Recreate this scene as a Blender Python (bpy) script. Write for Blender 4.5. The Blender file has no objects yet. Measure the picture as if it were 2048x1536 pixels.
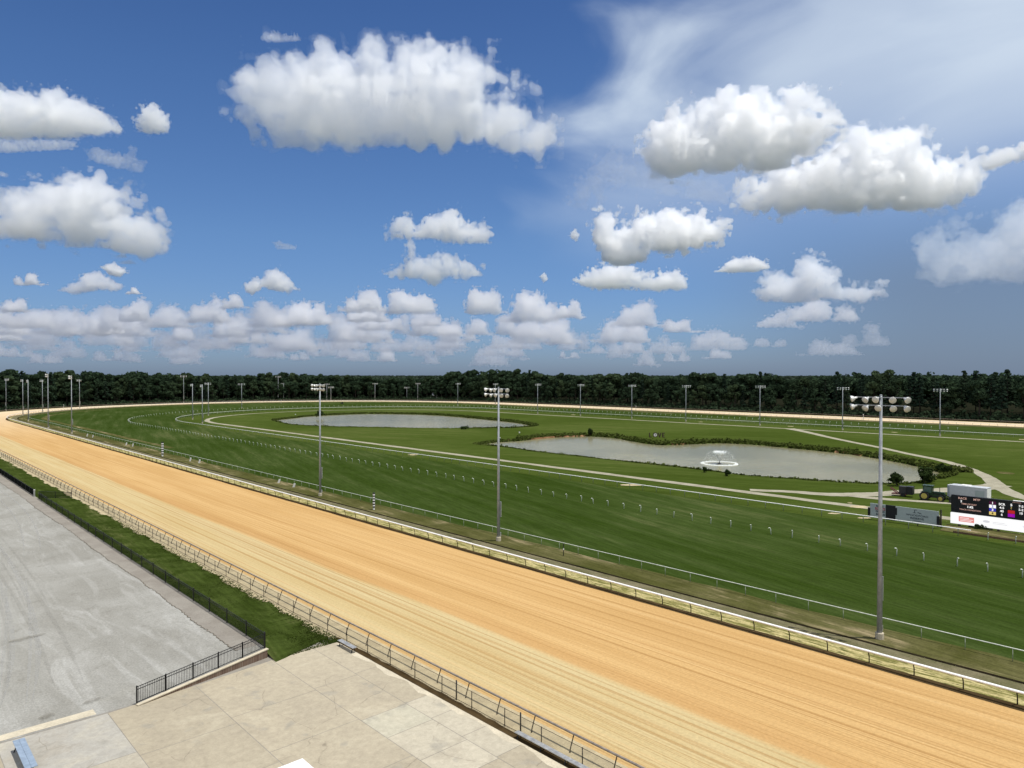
import bpy, math, random
import numpy as np
from mathutils import Vector, Matrix, Quaternion

# =====================================================================  CAMERA, SKY, SUN, EXPOSURE
scene = bpy.context.scene
COL = scene.collection
R = math.radians
FPX, EYE, HZ = 1420.0, 23.0, 752.0           # focal length (for a 2048 wide frame), eye height, horizon row
PITCH = math.atan((768 - HZ) / FPX)
cam = bpy.data.cameras.new('camera'); cam_o = bpy.data.objects.new('camera', cam); COL.objects.link(cam_o)
cam.sensor_width = 36.0; cam.lens = 36.0 * FPX / 2048; cam.clip_start = 0.5; cam.clip_end = 200000
cam_o.location = (0, 0, EYE); cam_o.rotation_euler = (math.pi / 2 - PITCH, 0, 0)
scene.camera = cam_o
SUN_EL = R(76)
sun = bpy.data.lights.new('sun', 'SUN'); sun.energy = 4.3; sun.angle = R(0.5); sun.color = (1.0, 0.965, 0.91)
sun_o = bpy.data.objects.new('sun', sun); COL.objects.link(sun_o)
sun_o.rotation_euler = (0, math.pi / 2 - SUN_EL, R(-8))       # high sun on the right, shadows fall to the left
scene.view_settings.view_transform = 'Standard'; scene.view_settings.look = 'None'
scene.view_settings.exposure = 0.0; scene.view_settings.gamma = 1.0
scene.cycles.max_bounces = 40; scene.cycles.volume_bounces = 40
scene.cycles.diffuse_bounces = 3; scene.cycles.glossy_bounces = 3; scene.cycles.transmission_bounces = 4
scene.cycles.transparent_max_bounces = 24


def build_world():
    w = bpy.data.worlds.new('World'); scene.world = w; w.use_nodes = True
    nt = w.node_tree; N = nt.nodes; L = nt.links
    bg = N['Background']
    sky = N.new('ShaderNodeTexSky'); sky.sky_type = 'NISHITA'; sky.sun_disc = False
    sky.sun_elevation = SUN_EL; sky.sun_rotation = R(98); sky.altitude = 100
    sky.air_density = 1.0; sky.dust_density = 0.6; sky.ozone_density = 2.5
    tc = N.new('ShaderNodeTexCoord'); sep = N.new('ShaderNodeSeparateXYZ'); L.new(tc.outputs['Generated'], sep.inputs[0])

    def m(op, a, b=None, c=None, clamp=False):
        n = N.new('ShaderNodeMath'); n.operation = op; n.use_clamp = clamp
        for i, v in enumerate((a, b, c)):
            if v is None: continue
            if hasattr(v, 'default_value'): L.new(v, n.inputs[i])
            else: n.inputs[i].default_value = v
        return n.outputs[0]

    def step(v, a, b):
        n = N.new('ShaderNodeMapRange'); n.interpolation_type = 'SMOOTHSTEP'
        L.new(v, n.inputs[0]); n.inputs[1].default_value = a; n.inputs[2].default_value = b
        return n.outputs[0]

    def mix(f, a, b, blend='MIX'):
        n = N.new('ShaderNodeMix'); n.data_type = 'RGBA'; n.blend_type = blend
        if hasattr(f, 'default_value'): L.new(f, n.inputs[0])
        else: n.inputs[0].default_value = f
        for i, v in ((6, a), (7, b)):
            if isinstance(v, tuple): n.inputs[i].default_value = (*v, 1)
            else: L.new(v, n.inputs[i])
        return n.outputs[2]
    # colour of the clear sky: deep blue overhead, greyer blue down to the horizon
    el = m('ARCSINE', sep.outputs[2])
    ramp = N.new('ShaderNodeValToRGB'); L.new(m('DIVIDE', m('MAXIMUM', el, 0.0), 0.62), ramp.inputs[0])
    e = ramp.color_ramp.elements
    e[0].position = 0.0; e[0].color = SKY_TINT[0]
    e[1].position = 1.0; e[1].color = SKY_TINT[-1]
    for pos, col in zip((0.12, 0.30, 0.60), SKY_TINT[1:-1]):
        k = e.new(pos); k.color = col
    clear = mix(1.0, sky.outputs[0], ramp.outputs[0], 'MULTIPLY')
    # thin high veil of ice cloud over the right-hand (southern) half of the sky
    mp = N.new('ShaderNodeMapping'); mp.inputs['Scale'].default_value = (1.0, 1.0, 2.6); mp.inputs['Rotation'].default_value = (0, R(-18), 0)
    L.new(tc.outputs['Generated'], mp.inputs[0])
    nz = N.new('ShaderNodeTexNoise'); nz.inputs['Scale'].default_value = 3.1; nz.inputs['Detail'].default_value = 6
    nz.inputs['Roughness'].default_value = 0.47; nz.inputs['Distortion'].default_value = 0.5; L.new(mp.outputs[0], nz.inputs[0])
    nz2 = N.new('ShaderNodeTexNoise'); nz2.inputs['Scale'].default_value = 1.4; nz2.inputs['Detail'].default_value = 4; L.new(mp.outputs[0], nz2.inputs[0])
    az = m('ARCTAN2', sep.outputs[0], m('MAXIMUM', sep.outputs[1], 0.02))
    bend = m('ADD', az, m('MULTIPLY', m('SUBTRACT', nz2.outputs[0], 0.5), 0.30))
    bend = m('ADD', bend, m('MULTIPLY', m('SUBTRACT', nz.outputs[0], 0.5), 0.62))
    bend = m('ADD', bend, m('MULTIPLY', m('MINIMUM', m('SUBTRACT', el, 0.22), 0.0), 1.1))
    bend = m('SUBTRACT', bend, m('MULTIPLY', m('MAXIMUM', m('SUBTRACT', el, 0.34), 0.0), 0.55))
    side = step(bend, 0.04, 0.27)
    band = m('MULTIPLY', step(el, 0.10, 0.30), side)
    veil = m('MULTIPLY', band, m('ADD', 0.74, m('MULTIPLY', step(nz.outputs[0], 0.32, 0.68), 0.26)), clamp=True)
    veil = m('MULTIPLY', veil, m('ADD', 0.36, m('MULTIPLY', step(el, 0.17, 0.40), 0.64)))
    col = mix(veil, clear, VEIL)
    # distant grey layer low on the right
    low = m('MULTIPLY', m('MULTIPLY', step(az, 0.18, 0.55), m('SUBTRACT', 1.0, step(el, 0.10, 0.24))), 0.72)
    col = mix(low, col, LOWGREY)
    # unseen broken white cloud behind the viewer, added as fill light
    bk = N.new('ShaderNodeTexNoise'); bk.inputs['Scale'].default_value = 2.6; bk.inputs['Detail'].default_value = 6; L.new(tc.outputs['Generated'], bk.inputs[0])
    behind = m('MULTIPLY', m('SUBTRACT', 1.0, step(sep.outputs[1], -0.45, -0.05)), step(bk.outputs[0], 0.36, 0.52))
    col = mix(m('MULTIPLY', behind, step(el, 0.03, 0.2)), col, FILL_CLOUD)
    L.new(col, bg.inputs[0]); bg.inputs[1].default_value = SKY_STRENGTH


SKY_STRENGTH = 0.1
SKY_TINT = [(0.42, 0.57, 0.98, 1), (0.53, 0.69, 1.02, 1), (0.56, 0.75, 1.02, 1), (0.48, 0.69, 0.97, 1), (0.31, 0.50, 0.82, 1)]
VEIL = (6.2, 7.2, 8.5)
LOWGREY = (1.75, 2.3, 3.2)
FILL_CLOUD = (12.5, 12.6, 12.8)
build_world()

# =====================================================================  TRACK COORDINATES
# s runs along the home straight (away, to the left), p across it (away, to the right); origin under the camera
TH = math.atan((1024 + 297) / FPX * math.cos(PITCH))
CT, ST = math.cos(TH), math.sin(TH)


def W(s, p, z=0.0): return Vector((-s * ST + p * CT, s * CT + p * ST, z))


def SP(x, y): return (-x * ST + y * CT, x * CT + y * ST)


def gp(px, py, z=0.0):
    """ground point seen at a given place of the photograph (surveying helper)"""
    c, s = math.cos(PITCH), math.sin(PITCH)
    dx, dz = (px - 1024) / FPX, -(py - 768) / FPX
    d = Vector((dx, c + dz * s, -s + dz * c)); t = (z - EYE) / d.z
    return Vector((d.x * t, d.y * t, z))


def arc_turn(r, pc, s0, sa, sb, step=4.0, n1=None, n2=None, n3=None):
    """home straight, left turn, back straight as a list of (s, p)"""
    n1 = n1 or max(2, int((s0 - sa) / step)); n2 = n2 or max(12, int(math.pi * r / step)); n3 = n3 or max(2, int((s0 - sb) / step))
    pts = [(sa + (s0 - sa) * i / n1, pc - r) for i in range(n1)]
    pts += [(s0 + r * math.cos(-math.pi / 2 + math.pi * i / n2), pc + r * math.sin(-math.pi / 2 + math.pi * i / n2)) for i in range(n2)]
    pts += [(s0 - (s0 - sb) * i / n3, pc + r) for i in range(n3 + 1)]
    return pts


def resample(pts, step, start=0.0):
    out = []; acc = -start
    for a, b in zip(pts, pts[1:]):
        a = Vector(a); b = Vector(b); l = (b - a).length
        while acc + l >= 0 and l > 0:
            t = -acc / l
            if t > 1: break
            q = a.lerp(b, t); out.append((q, (b - a).normalized())); acc -= step
        acc += l
    return out


# =====================================================================  HELPERS
def tag(o, label=None, cat=None, group=None, kind=None):
    if label: o['label'] = label
    if cat: o['category'] = cat
    if group: o['group'] = group
    if kind: o['kind'] = kind
    return o


def empty(name, loc=(0, 0, 0), rz=0.0, **k):
    o = bpy.data.objects.new(name, None); COL.objects.link(o); o.location = loc; o.rotation_euler = (0, 0, rz)
    o.empty_display_size = 0.3
    return tag(o, **k)


def link_mesh(name, me, mat, parent=None, loc=(0, 0, 0), rot=(0, 0, 0), kind=None):
    o = bpy.data.objects.new(name, me); COL.objects.link(o)
    if mat is not None and not me.materials: me.materials.append(mat)
    o.parent = parent; o.location = loc; o.rotation_euler = rot
    if kind: o['kind'] = kind
    return o


def copy_tree(o, parent=None):
    c = o.copy(); COL.objects.link(c); c.parent = parent
    for ch in list(o.children): copy_tree(ch, c)
    return c


class MB:
    """collects simple shapes into one mesh"""
    def __init__(self): self.v = []; self.f = []; self.uv = []

    def add(self, vs, fs):
        n = len(self.v); self.v += [tuple(x) for x in vs]; self.f += [tuple(i + n for i in f) for f in fs]; return self

    def box(self, c, s, rz=0.0, m=None):
        x, y, z = [k / 2 for k in s]; co, si = math.cos(rz), math.sin(rz)
        vs = []
        for dz in (-z, z):
            for dx, dy in ((-x, -y), (x, -y), (x, y), (-x, y)):
                v = Vector((c[0] + dx * co - dy * si, c[1] + dx * si + dy * co, c[2] + dz)); vs.append(m @ v if m else v)
        return self.add(vs, [(3, 2, 1, 0), (4, 5, 6, 7), (0, 1, 5, 4), (1, 2, 6, 5), (2, 3, 7, 6), (3, 0, 4, 7)])

    def bar(self, a, b, w, h=None):
        a = Vector(a); b = Vector(b); d = b - a; h = h or w
        q = d.to_track_quat('Z', 'Y').to_matrix().to_4x4(); m = Matrix.Translation((a + b) / 2) @ q
        return self.box((0, 0, 0), (w, h, d.length), 0, m)

    def tube(self, pts, r, n=8, cap=True, flat=1.0):
        pts = [Vector(p) for p in pts]; k = len(pts); rs = r if isinstance(r, (list, tuple)) else [r] * k
        vs = []; fs = []; up = Vector((0, 0, 1))
        for i, p in enumerate(pts):
            t = (pts[min(i + 1, k - 1)] - pts[max(i - 1, 0)]).normalized()
            a = t.cross(up)
            if a.length < 1e-3: a = t.cross(Vector((0, 1, 0)))
            a.normalize(); b = a.cross(t).normalized()
            for j in range(n):
                w = 2 * math.pi * j / n; vs.append(p + a * (rs[i] * math.cos(w)) + b * (rs[i] * flat * math.sin(w)))
        for i in range(k - 1):
            for j in range(n):
                fs.append((i * n + j, i * n + (j + 1) % n, (i + 1) * n + (j + 1) % n, (i + 1) * n + j))
        if cap: fs += [tuple(reversed(range(n))), tuple((k - 1) * n + j for j in range(n))]
        return self.add(vs, fs)

    def lathe(self, prof, n=16, m=None, z0=0.0):
        vs = []; fs = []; k = len(prof)
        for r, z in prof:
            for j in range(n):
                w = 2 * math.pi * j / n; v = Vector((r * math.cos(w), r * math.sin(w), z + z0)); vs.append(m @ v if m else v)
        for i in range(k - 1):
            for j in range(n): fs.append((i * n + j, i * n + (j + 1) % n, (i + 1) * n + (j + 1) % n, (i + 1) * n + j))
        fs += [tuple(reversed(range(n))), tuple((k - 1) * n + j for j in range(n))]
        return self.add(vs, fs)

    def prism(self, poly, z0, z1, m=None):
        n = len(poly); vs = [Vector((x, y, z)) for z in (z0, z1) for x, y in poly]
        if m: vs = [m @ v for v in vs]
        return self.add(vs, [tuple(reversed(range(n))), tuple(range(n, 2 * n))] + [(i, (i + 1) % n, n + (i + 1) % n, n + i) for i in range(n)])

    def mesh(self, name, smooth=False, off=None):
        me = bpy.data.meshes.new(name)
        vs = self.v if off is None else [(x - off[0], y - off[1], z - off[2]) for x, y, z in self.v]
        me.from_pydata(vs, [], self.f); me.update()
        if smooth: me.polygons.foreach_set('use_smooth', [True] * len(me.polygons))
        return me

    def build(self, name, mat, parent=None, smooth=False, off=None, loc=(0, 0, 0), rot=(0, 0, 0), kind=None):
        return link_mesh(name, self.mesh(name, smooth, off), mat, parent, loc, rot, kind)


def mesh_np(name, V, Q):
    me = bpy.data.meshes.new(name); k = Q.shape[1]
    me.vertices.add(len(V)); me.vertices.foreach_set('co', np.asarray(V, np.float32).ravel())
    me.loops.add(Q.size); me.loops.foreach_set('vertex_index', Q.astype(np.int32).ravel())
    me.polygons.add(len(Q)); me.polygons.foreach_set('loop_start', np.arange(0, Q.size, k, dtype=np.int32))
    me.update(calc_edges=True); me.validate()
    return me


def strip(name, A, B, mat, z=0.0, zb=None, nv=1, kind='structure', ua=0.0, va=0.0, vb=1.0, jag=None):
    """sheet between two equally long lists of (s, p); uv in metres along and across"""
    n = len(A); zb = z if zb is None else zb; vs = []; fs = []; us = []; u = ua
    for i in range(n):
        a = Vector(A[i]); b = Vector(B[i])
        if i:
            u += ((a + b) / 2 - (Vector(A[i - 1]) + Vector(B[i - 1])) / 2).length
        for j in range(nv + 1):
            t = j / nv; q = a.lerp(b, t)
            if jag and j in (0, nv): q = q + (b - a).normalized() * jag * random.uniform(-1, 1)
            vs.append(W(q[0], q[1], z + (zb - z) * t)); us.append((u, va + (vb - va) * t))
    for i in range(n - 1):
        for j in range(nv):
            k = i * (nv + 1) + j; fs.append((k, k + nv + 1, k + nv + 2, k + 1))
    me = bpy.data.meshes.new(name); me.from_pydata(vs, [], fs)
    lay = me.uv_layers.new(name='uv'); 
    for l in me.loops: lay.data[l.index].uv = us[l.vertex_index]
    me.update()
    if me.polygons[0].normal.z < 0: me.flip_normals()
    o = link_mesh(name, me, mat)
    if kind: o['kind'] = kind
    return o


# ---------------------------------------------------------------------  materials
class NT:
    def __init__(self, name):
        self.m = bpy.data.materials.new(name); self.m.use_nodes = True; self.t = self.m.node_tree
        self.N = self.t.nodes; self.L = self.t.links; self.b = self.N['Principled BSDF']

    def n(self, kind, **k):
        o = self.N.new('ShaderNode' + kind)
        for a, v in k.items(): setattr(o, a, v)
        return o

    def put(self, sock, v):
        if hasattr(v, 'default_value'): self.L.new(v, sock)
        elif isinstance(v, tuple) and len(v) == 3 and sock.type == 'RGBA': sock.default_value = (*v, 1)
        else: sock.default_value = v

    def pos(self, track=True):
        g = self.n('NewGeometry')
        if not track: return g.outputs['Position']
        mp = self.n('Mapping'); mp.inputs['Rotation'].default_value = (0, 0, -TH); self.L.new(g.outputs['Position'], mp.inputs[0])
        return mp.outputs[0]                                   # x = p, y = s

    def uv(self): return self.n('UVMap', uv_map='uv').outputs[0]

    def scale(self, v, s, loc=(0, 0, 0)):
        mp = self.n('Mapping'); mp.inputs['Scale'].default_value = s; mp.inputs['Location'].default_value = loc
        self.L.new(v, mp.inputs[0]); return mp.outputs[0]

    def noise(self, v, sc, det=4, rough=0.55, dist=0.0, out=0):
        o = self.n('TexNoise'); self.L.new(v, o.inputs[0]); o.inputs['Scale'].default_value = sc; o.inputs['Detail'].default_value = det
        o.inputs['Roughness'].default_value = rough; o.inputs['Distortion'].default_value = dist; return o.outputs[out]

    def step(self, v, a, b, lo=0.0, hi=1.0, kind='SMOOTHSTEP'):
        o = self.n('MapRange', interpolation_type=kind); self.L.new(v, o.inputs[0])
        for i, q in enumerate((a, b, lo, hi)): o.inputs[i + 1].default_value = q
        return o.outputs[0]

    def math(self, op, a, b=0.0, clamp=False):
        o = self.n('Math', operation=op, use_clamp=clamp); self.put(o.inputs[0], a); self.put(o.inputs[1], b); return o.outputs[0]

    def mix(self, f, a, b, blend='MIX'):
        o = self.n('Mix', data_type='RGBA', blend_type=blend); self.put(o.inputs[0], f); self.put(o.inputs[6], a); self.put(o.inputs[7], b)
        return o.outputs[2]

    def bump(self, h, strength=0.3, dist=0.02):
        o = self.n('Bump'); o.inputs['Strength'].default_value = strength; o.inputs['Distance'].default_value = dist
        self.L.new(h, o.inputs['Height']); self.L.new(o.outputs[0], self.b.inputs['Normal'])

    def done(self, col=None, rough=0.9, metal=0.0, spec=0.3):
        if col is not None: self.put(self.b.inputs['Base Color'], col)
        self.put(self.b.inputs['Roughness'], rough); self.b.inputs['Metallic'].default_value = metal
        self.b.inputs['Specular IOR Level'].default_value = spec
        return self.m


def plain(name, col, rough=0.6, metal=0.0, var=0.18, sc=3.0, spec=0.4):
    t = NT(name); g = t.n('TexCoord').outputs['Object']
    n = t.noise(g, sc, 5, 0.6); k = t.step(n, 0.3, 0.7, 1 - var, 1 + var * 0.5)
    c = t.mix(1.0, col, t.n('CombineColor').outputs[0], 'MULTIPLY')
    cc = t.c = [x for x in t.N if x.bl_idname == 'ShaderNodeCombineColor'][0]
    for i in range(3): t.L.new(k, cc.inputs[i])
    return t.done(c, t.step(n, 0.3, 0.7, max(rough - .08, .02), min(rough + .08, 1)), metal, spec)


def emit(name, col, strength):
    t = NT(name); t.b.inputs['Emission Color'].default_value = (*col, 1); t.b.inputs['Emission Strength'].default_value = strength
    return t.done((col[0] * .1, col[1] * .1, col[2] * .1), 0.5)


def mat_grass(name, dark, mid, dry, dry_amt=0.35, stripe=0.5, rot=0.0, big=0.012):
    t = NT(name); v = t.pos()
    mp = t.n('Mapping'); mp.inputs['Rotation'].default_value = (0, 0, R(rot)); t.L.new(v, mp.inputs[0]); v2 = mp.outputs[0]
    streak = t.noise(t.scale(v2, (0.33, 0.018, 1)), 1.0, 6, 0.66)
    fine = t.noise(t.scale(v2, (2.4, 0.22, 1), (5, 3, 0)), 1.0, 5, 0.7)
    large = t.noise(v, big, 6, 0.6, 0.8)
    grain = t.noise(v, 3.2, 6, 0.8)
    f = t.math('ADD', t.math('MULTIPLY', t.step(streak, 0.36, 0.64), stripe), t.math('MULTIPLY', t.step(large, 0.36, 0.64), 1.0 - stripe), True)
    c = t.mix(f, dark, mid)
    d = t.step(t.math('ADD', t.math('MULTIPLY', streak, 0.6), t.math('MULTIPLY', large, 0.4)), 0.51, 0.64)
    d = t.math('MULTIPLY', t.math('MULTIPLY', d, t.step(fine, 0.36, 0.62, 0.25, 1.0)), dry_amt)
    c = t.mix(d, c, dry)
    g = t.math('ADD', t.math('MULTIPLY', t.step(fine, 0.33, 0.67), 0.55), t.math('MULTIPLY', t.step(grain, 0.33, 0.67), 0.45))
    k = t.step(g, 0.0, 1.0, 0.66, 1.30, 'LINEAR')
    cc = t.n('CombineColor')
    for i in range(3): t.L.new(k, cc.inputs[i])
    c = t.mix(1.0, c, cc.outputs[0], 'MULTIPLY')
    t.bump(grain, 0.4, 0.05)
    return t.done(c, 1.0, 0, 0.0)


def mat_sand():
    t = NT('harrowed_sand'); v = t.uv(); sep = t.n('SeparateXYZ'); t.L.new(v, sep.inputs[0])   # x along, y across (0 at the inner edge)
    wob = t.noise(t.scale(v, (0.012, 0.04, 1)), 1.0, 4)
    acr = t.math('ADD', sep.outputs[1], t.math('MULTIPLY', t.math('SUBTRACT', wob, 0.5), 2.6))
    s1 = t.noise(t.scale(v, (0.003, 0.85, 1)), 1.0, 5, 0.62)
    s2 = t.noise(t.scale(v, (0.005, 2.6, 1), (3, 7, 0)), 1.0, 3, 0.62)
    s4 = t.noise(t.scale(v, (0.010, 7.0, 1), (2, 5, 0)), 1.0, 3, 0.6)
    s3 = t.noise(t.scale(v, (0.02, 0.30, 1), (1, 2, 0)), 1.0, 5, 0.65)
    grain = t.noise(v, 4.0, 6, 0.8)
    pale = t.step(t.math('ADD', acr, t.math('MULTIPLY', t.math('SUBTRACT', s2, 0.5), 2.0)), 16.4, 17.4)
    edge = t.step(acr, 23.9, 25.4)
    orange = t.mix(t.step(s3, 0.35, 0.65), (0.440, 0.272, 0.108), (0.497, 0.322, 0.138))
    palec = t.mix(t.step(s3, 0.36, 0.64), (0.430, 0.325, 0.155), (0.470, 0.375, 0.198))
    c = t.mix(pale, orange, palec)
    c = t.mix(t.math('MULTIPLY', edge, 0.7), c, (0.48, 0.31, 0.13))
    band = t.math('MULTIPLY', t.step(acr, 14.4, 15.4), t.math('SUBTRACT', 1.0, t.step(acr, 16.4, 17.4)))
    c = t.mix(t.math('MULTIPLY', band, 0.28), c, (0.37, 0.205, 0.078))
    c = t.mix(t.math('MULTIPLY', t.step(s1, 0.52, 0.66), 0.24), c, (0.365, 0.200, 0.074))
    c = t.mix(t.math('MULTIPLY', t.step(s2, 0.570, 0.625), 0.50), c, (0.285, 0.155, 0.050))
    c = t.mix(t.math('MULTIPLY', t.step(s4, 0.565, 0.64), 0.45), c, (0.27, 0.148, 0.048))
    c = t.mix(t.math('MULTIPLY', t.step(s2, 0.42, 0.34), 0.30), c, (0.56, 0.39, 0.19))
    far = t.step(sep.outputs[0], 300.0, 640.0)                 # far side paled: brightening by grazing light put into the sand colour
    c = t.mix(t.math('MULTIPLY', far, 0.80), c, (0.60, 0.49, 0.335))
    k = t.step(grain, 0.30, 0.70, 0.82, 1.15, 'LINEAR'); cc = t.n('CombineColor')
    for i in range(3): t.L.new(k, cc.inputs[i])
    c = t.mix(1.0, c, cc.outputs[0], 'MULTIPLY')
    h = t.math('ADD', t.math('MULTIPLY', s2, 0.7), t.math('MULTIPLY', grain, 0.5))
    t.bump(h, 0.5, 0.08)
    return t.done(c, 1.0, 0, 0.0)


def mat_ground(name, a, b, c3, sc=0.25, amt=0.5, streaks=None, speck=0.3, dist=0.0, lohi=(0.85, 1.12)):
    t = NT(name); v = t.pos()
    n1 = t.noise(v, sc, 6, 0.6, dist); n2 = t.noise(v, sc * 9, 5, 0.7); n3 = t.noise(v, 7.0, 4, 0.75)
    c = t.mix(t.step(n1, 0.33, 0.67), a, b)
    c = t.mix(t.math('MULTIPLY', t.step(n2, 0.55, 0.72), amt), c, c3)
    if streaks:
        for sx, sy, rot, hi in streaks:
            mp = t.n('Mapping'); mp.inputs['Rotation'].default_value = (0, 0, R(rot)); mp.inputs['Scale'].default_value = (sx, sy, 1)
            nzv = t.n('TexNoise'); nzv.inputs['Scale'].default_value = 0.035; nzv.inputs['Detail'].default_value = 1; t.L.new(v, nzv.inputs[0])
            vs = t.n('VectorMath', operation='SCALE'); t.L.new(nzv.outputs['Color'], vs.inputs[0]); vs.inputs['Scale'].default_value = 5.0
            va = t.n('VectorMath', operation='ADD'); t.L.new(v, va.inputs[0]); t.L.new(vs.outputs[0], va.inputs[1])
            t.L.new(va.outputs[0], mp.inputs[0])
            st = t.noise(mp.outputs[0], 1.0, 5, 0.65, 0.9)
            c = t.mix(t.math('MULTIPLY', t.step(st, 0.52, 0.66), abs(hi)), c, (0.43, 0.425, 0.395) if hi > 0 else (0.195, 0.190, 0.165))
    k = t.step(n3, 0.3, 0.7, lohi[0], lohi[1], 'LINEAR'); cc = t.n('CombineColor')
    for i in range(3): t.L.new(k, cc.inputs[i])
    c = t.mix(1.0, c, cc.outputs[0], 'MULTIPLY')
    t.bump(t.math('ADD', n2, t.math('MULTIPLY', n3, 0.5)), 0.4, 0.05)
    return t.done(c, 1.0, 0, 0.0)


def mat_leaf(name, cols, trans=0.25, var=0.45):
    t = NT(name); g = t.n('NewGeometry'); oi = t.n('ObjectInfo')
    n = t.noise(t.n('TexCoord').outputs['Object'], 0.35, 3, 0.6)
    isl = g.outputs['Random Per Island']
    f = t.math('ADD', t.math('MULTIPLY', t.step(n, 0.3, 0.7), 0.55), t.math('MULTIPLY', isl, 0.45))
    c = t.mix(f, cols[0], cols[1])
    c = t.mix(t.math('MULTIPLY', t.step(oi.outputs['Random'], 0.45, 1.0), var), c, cols[2])
    d = t.n('BsdfDiffuse'); tr = t.n('BsdfTranslucent'); mx = t.n('MixShader'); mx.inputs[0].default_value = trans
    t.L.new(c, d.inputs[0]); t.L.new(c, tr.inputs[0]); t.L.new(d.outputs[0], mx.inputs[1]); t.L.new(tr.outputs[0], mx.inputs[2])
    out = [x for x in t.N if x.bl_idname == 'ShaderNodeOutputMaterial'][0]; t.L.new(mx.outputs[0], out.inputs[0])
    return t.m


def mat_see_through(name, col, alpha, uvscale=None):
    t = NT(name); d = t.n('BsdfDiffuse'); d.inputs[0].default_value = (*col, 1); tr = t.n('BsdfTransparent'); mx = t.n('MixShader')
    if uvscale:
        v = t.n('TexCoord').outputs['Object']; a = t.noise(v, uvscale, 3, 0.7)
        t.L.new(t.step(a, 0.35, 0.65, alpha * 0.5, min(1, alpha * 1.5)), mx.inputs[0])
    else: mx.inputs[0].default_value = alpha
    t.L.new(tr.outputs[0], mx.inputs[1]); t.L.new(d.outputs[0], mx.inputs[2])
    out = [x for x in t.N if x.bl_idname == 'ShaderNodeOutputMaterial'][0]; t.L.new(mx.outputs[0], out.inputs[0])
    return t.m


def mat_water():
    t = NT('pond_water'); v = t.pos()
    n = t.noise(t.scale(v, (1.0, 0.5, 1)), 0.9, 4, 0.6); n2 = t.noise(v, 0.02, 4, 0.5)
    c = t.mix(t.step(n2, 0.35, 0.65), (0.155, 0.148, 0.080), (0.215, 0.200, 0.112))
    n3 = t.noise(t.scale(v, (3.0, 2.0, 1)), 1.0, 3, 0.6)
    t.bump(t.math('ADD', n, t.math('MULTIPLY', n3, 0.5)), 0.22, 0.06)
    t.b.inputs['IOR'].default_value = 1.30
    return t.done(c, 0.22, 0, 0.26)


M = {}
M['grass'] = mat_grass('infield_grass', (0.037, 0.056, 0.0085), (0.062, 0.086, 0.0180), (0.105, 0.100, 0.038), 0.55, 0.45, -25)
M['turf'] = mat_grass('turf', (0.023, 0.041, 0.0055), (0.048, 0.070, 0.0190), (0.100, 0.102, 0.042), 0.6, 0.5, 14, big=0.011)
M['lawn'] = mat_grass('lawn', (0.025, 0.038, 0.0065), (0.044, 0.062, 0.0135), (0.10, 0.10, 0.04), 0.6, 0.1, 5, big=0.3)
M['rough'] = mat_grass('dry_rough_grass', (0.056, 0.058, 0.016), (0.105, 0.098, 0.040), (0.27, 0.215, 0.125), 1.0, 0.35, 6, big=0.13)


def mat_berm():
    t = NT('sandy_grass_bank'); v = t.uv(); sep = t.n('SeparateXYZ'); t.L.new(v, sep.inputs[0])
    a = t.noise(t.scale(v, (0.30, 3.2, 1)), 1.0, 5, 0.65, 0.4); b = t.noise(t.scale(v, (0.8, 7.0, 1), (4, 9, 0)), 1.0, 4, 0.7); g = t.noise(v, 5.0, 5, 0.75)
    c = t.mix(t.step(a, 0.40, 0.60), (0.185, 0.170, 0.055), (0.46, 0.39, 0.185))
    c = t.mix(t.math('MULTIPLY', t.step(b, 0.50, 0.62), 0.85), c, (0.050, 0.060, 0.012))
    c = t.mix(t.math('MULTIPLY', t.step(sep.outputs[1], 0.45, 0.0), 0.75), c, (0.105, 0.098, 0.045))      # greyer turf towards the crest
    k = t.step(g, 0.3, 0.7, 0.7, 1.25, 'LINEAR'); cc = t.n('CombineColor')
    for i in range(3): t.L.new(k, cc.inputs[i])
    c = t.mix(1.0, c, cc.outputs[0], 'MULTIPLY'); t.bump(g, 0.5, 0.06)
    return t.done(c, 1.0, 0, 0.0)


M['berm'] = mat_berm()
M['bermtop'] = mat_ground('bare_grey_bank', (0.105, 0.100, 0.048), (0.170, 0.148, 0.090), (0.050, 0.058, 0.018), 0.35, 0.9, lohi=(0.65, 1.3))
M['darkbrown'] = mat_ground('dark_brown_ground', (0.045, 0.030, 0.014), (0.07, 0.047, 0.022), (0.11, 0.075, 0.035), 0.6, 0.3)
M['darkline'] = mat_ground('near_black_ground', (0.010, 0.008, 0.005), (0.022, 0.018, 0.010), (0.04, 0.035, 0.015), 0.8, 0.5)
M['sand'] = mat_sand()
M['loose'] = mat_ground('loose_pale_sand', (0.36, 0.30, 0.19), (0.46, 0.385, 0.24), (0.19, 0.175, 0.095), 0.9, 0.55)
M['gravel'] = mat_ground('pale_gravel', (0.238, 0.230, 0.200), (0.298, 0.291, 0.260), (0.165, 0.155, 0.128), 0.07, 0.45,
                         streaks=((0.55, 0.03, 10, 0.28), (1.3, 0.05, -12, -0.25), (0.5, 0.04, 30, 0.22), (0.15, 0.5, 20, -0.18)), dist=1.5, lohi=(0.76, 1.20))
M['walk'] = mat_ground('worn_walkway', (0.215, 0.195, 0.165), (0.26, 0.24, 0.205), (0.17, 0.15, 0.125), 0.4, 0.4)
M['path'] = mat_ground('limestone_path', (0.265, 0.245, 0.180), (0.335, 0.312, 0.235), (0.12, 0.125, 0.055), 0.35, 0.8, lohi=(0.78, 1.18))
M['kerb'] = mat_ground('pale_kerb', (0.45, 0.40, 0.30), (0.54, 0.48, 0.36), (0.34, 0.3, 0.22), 0.8, 0.4)
M['water'] = mat_water()
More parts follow.
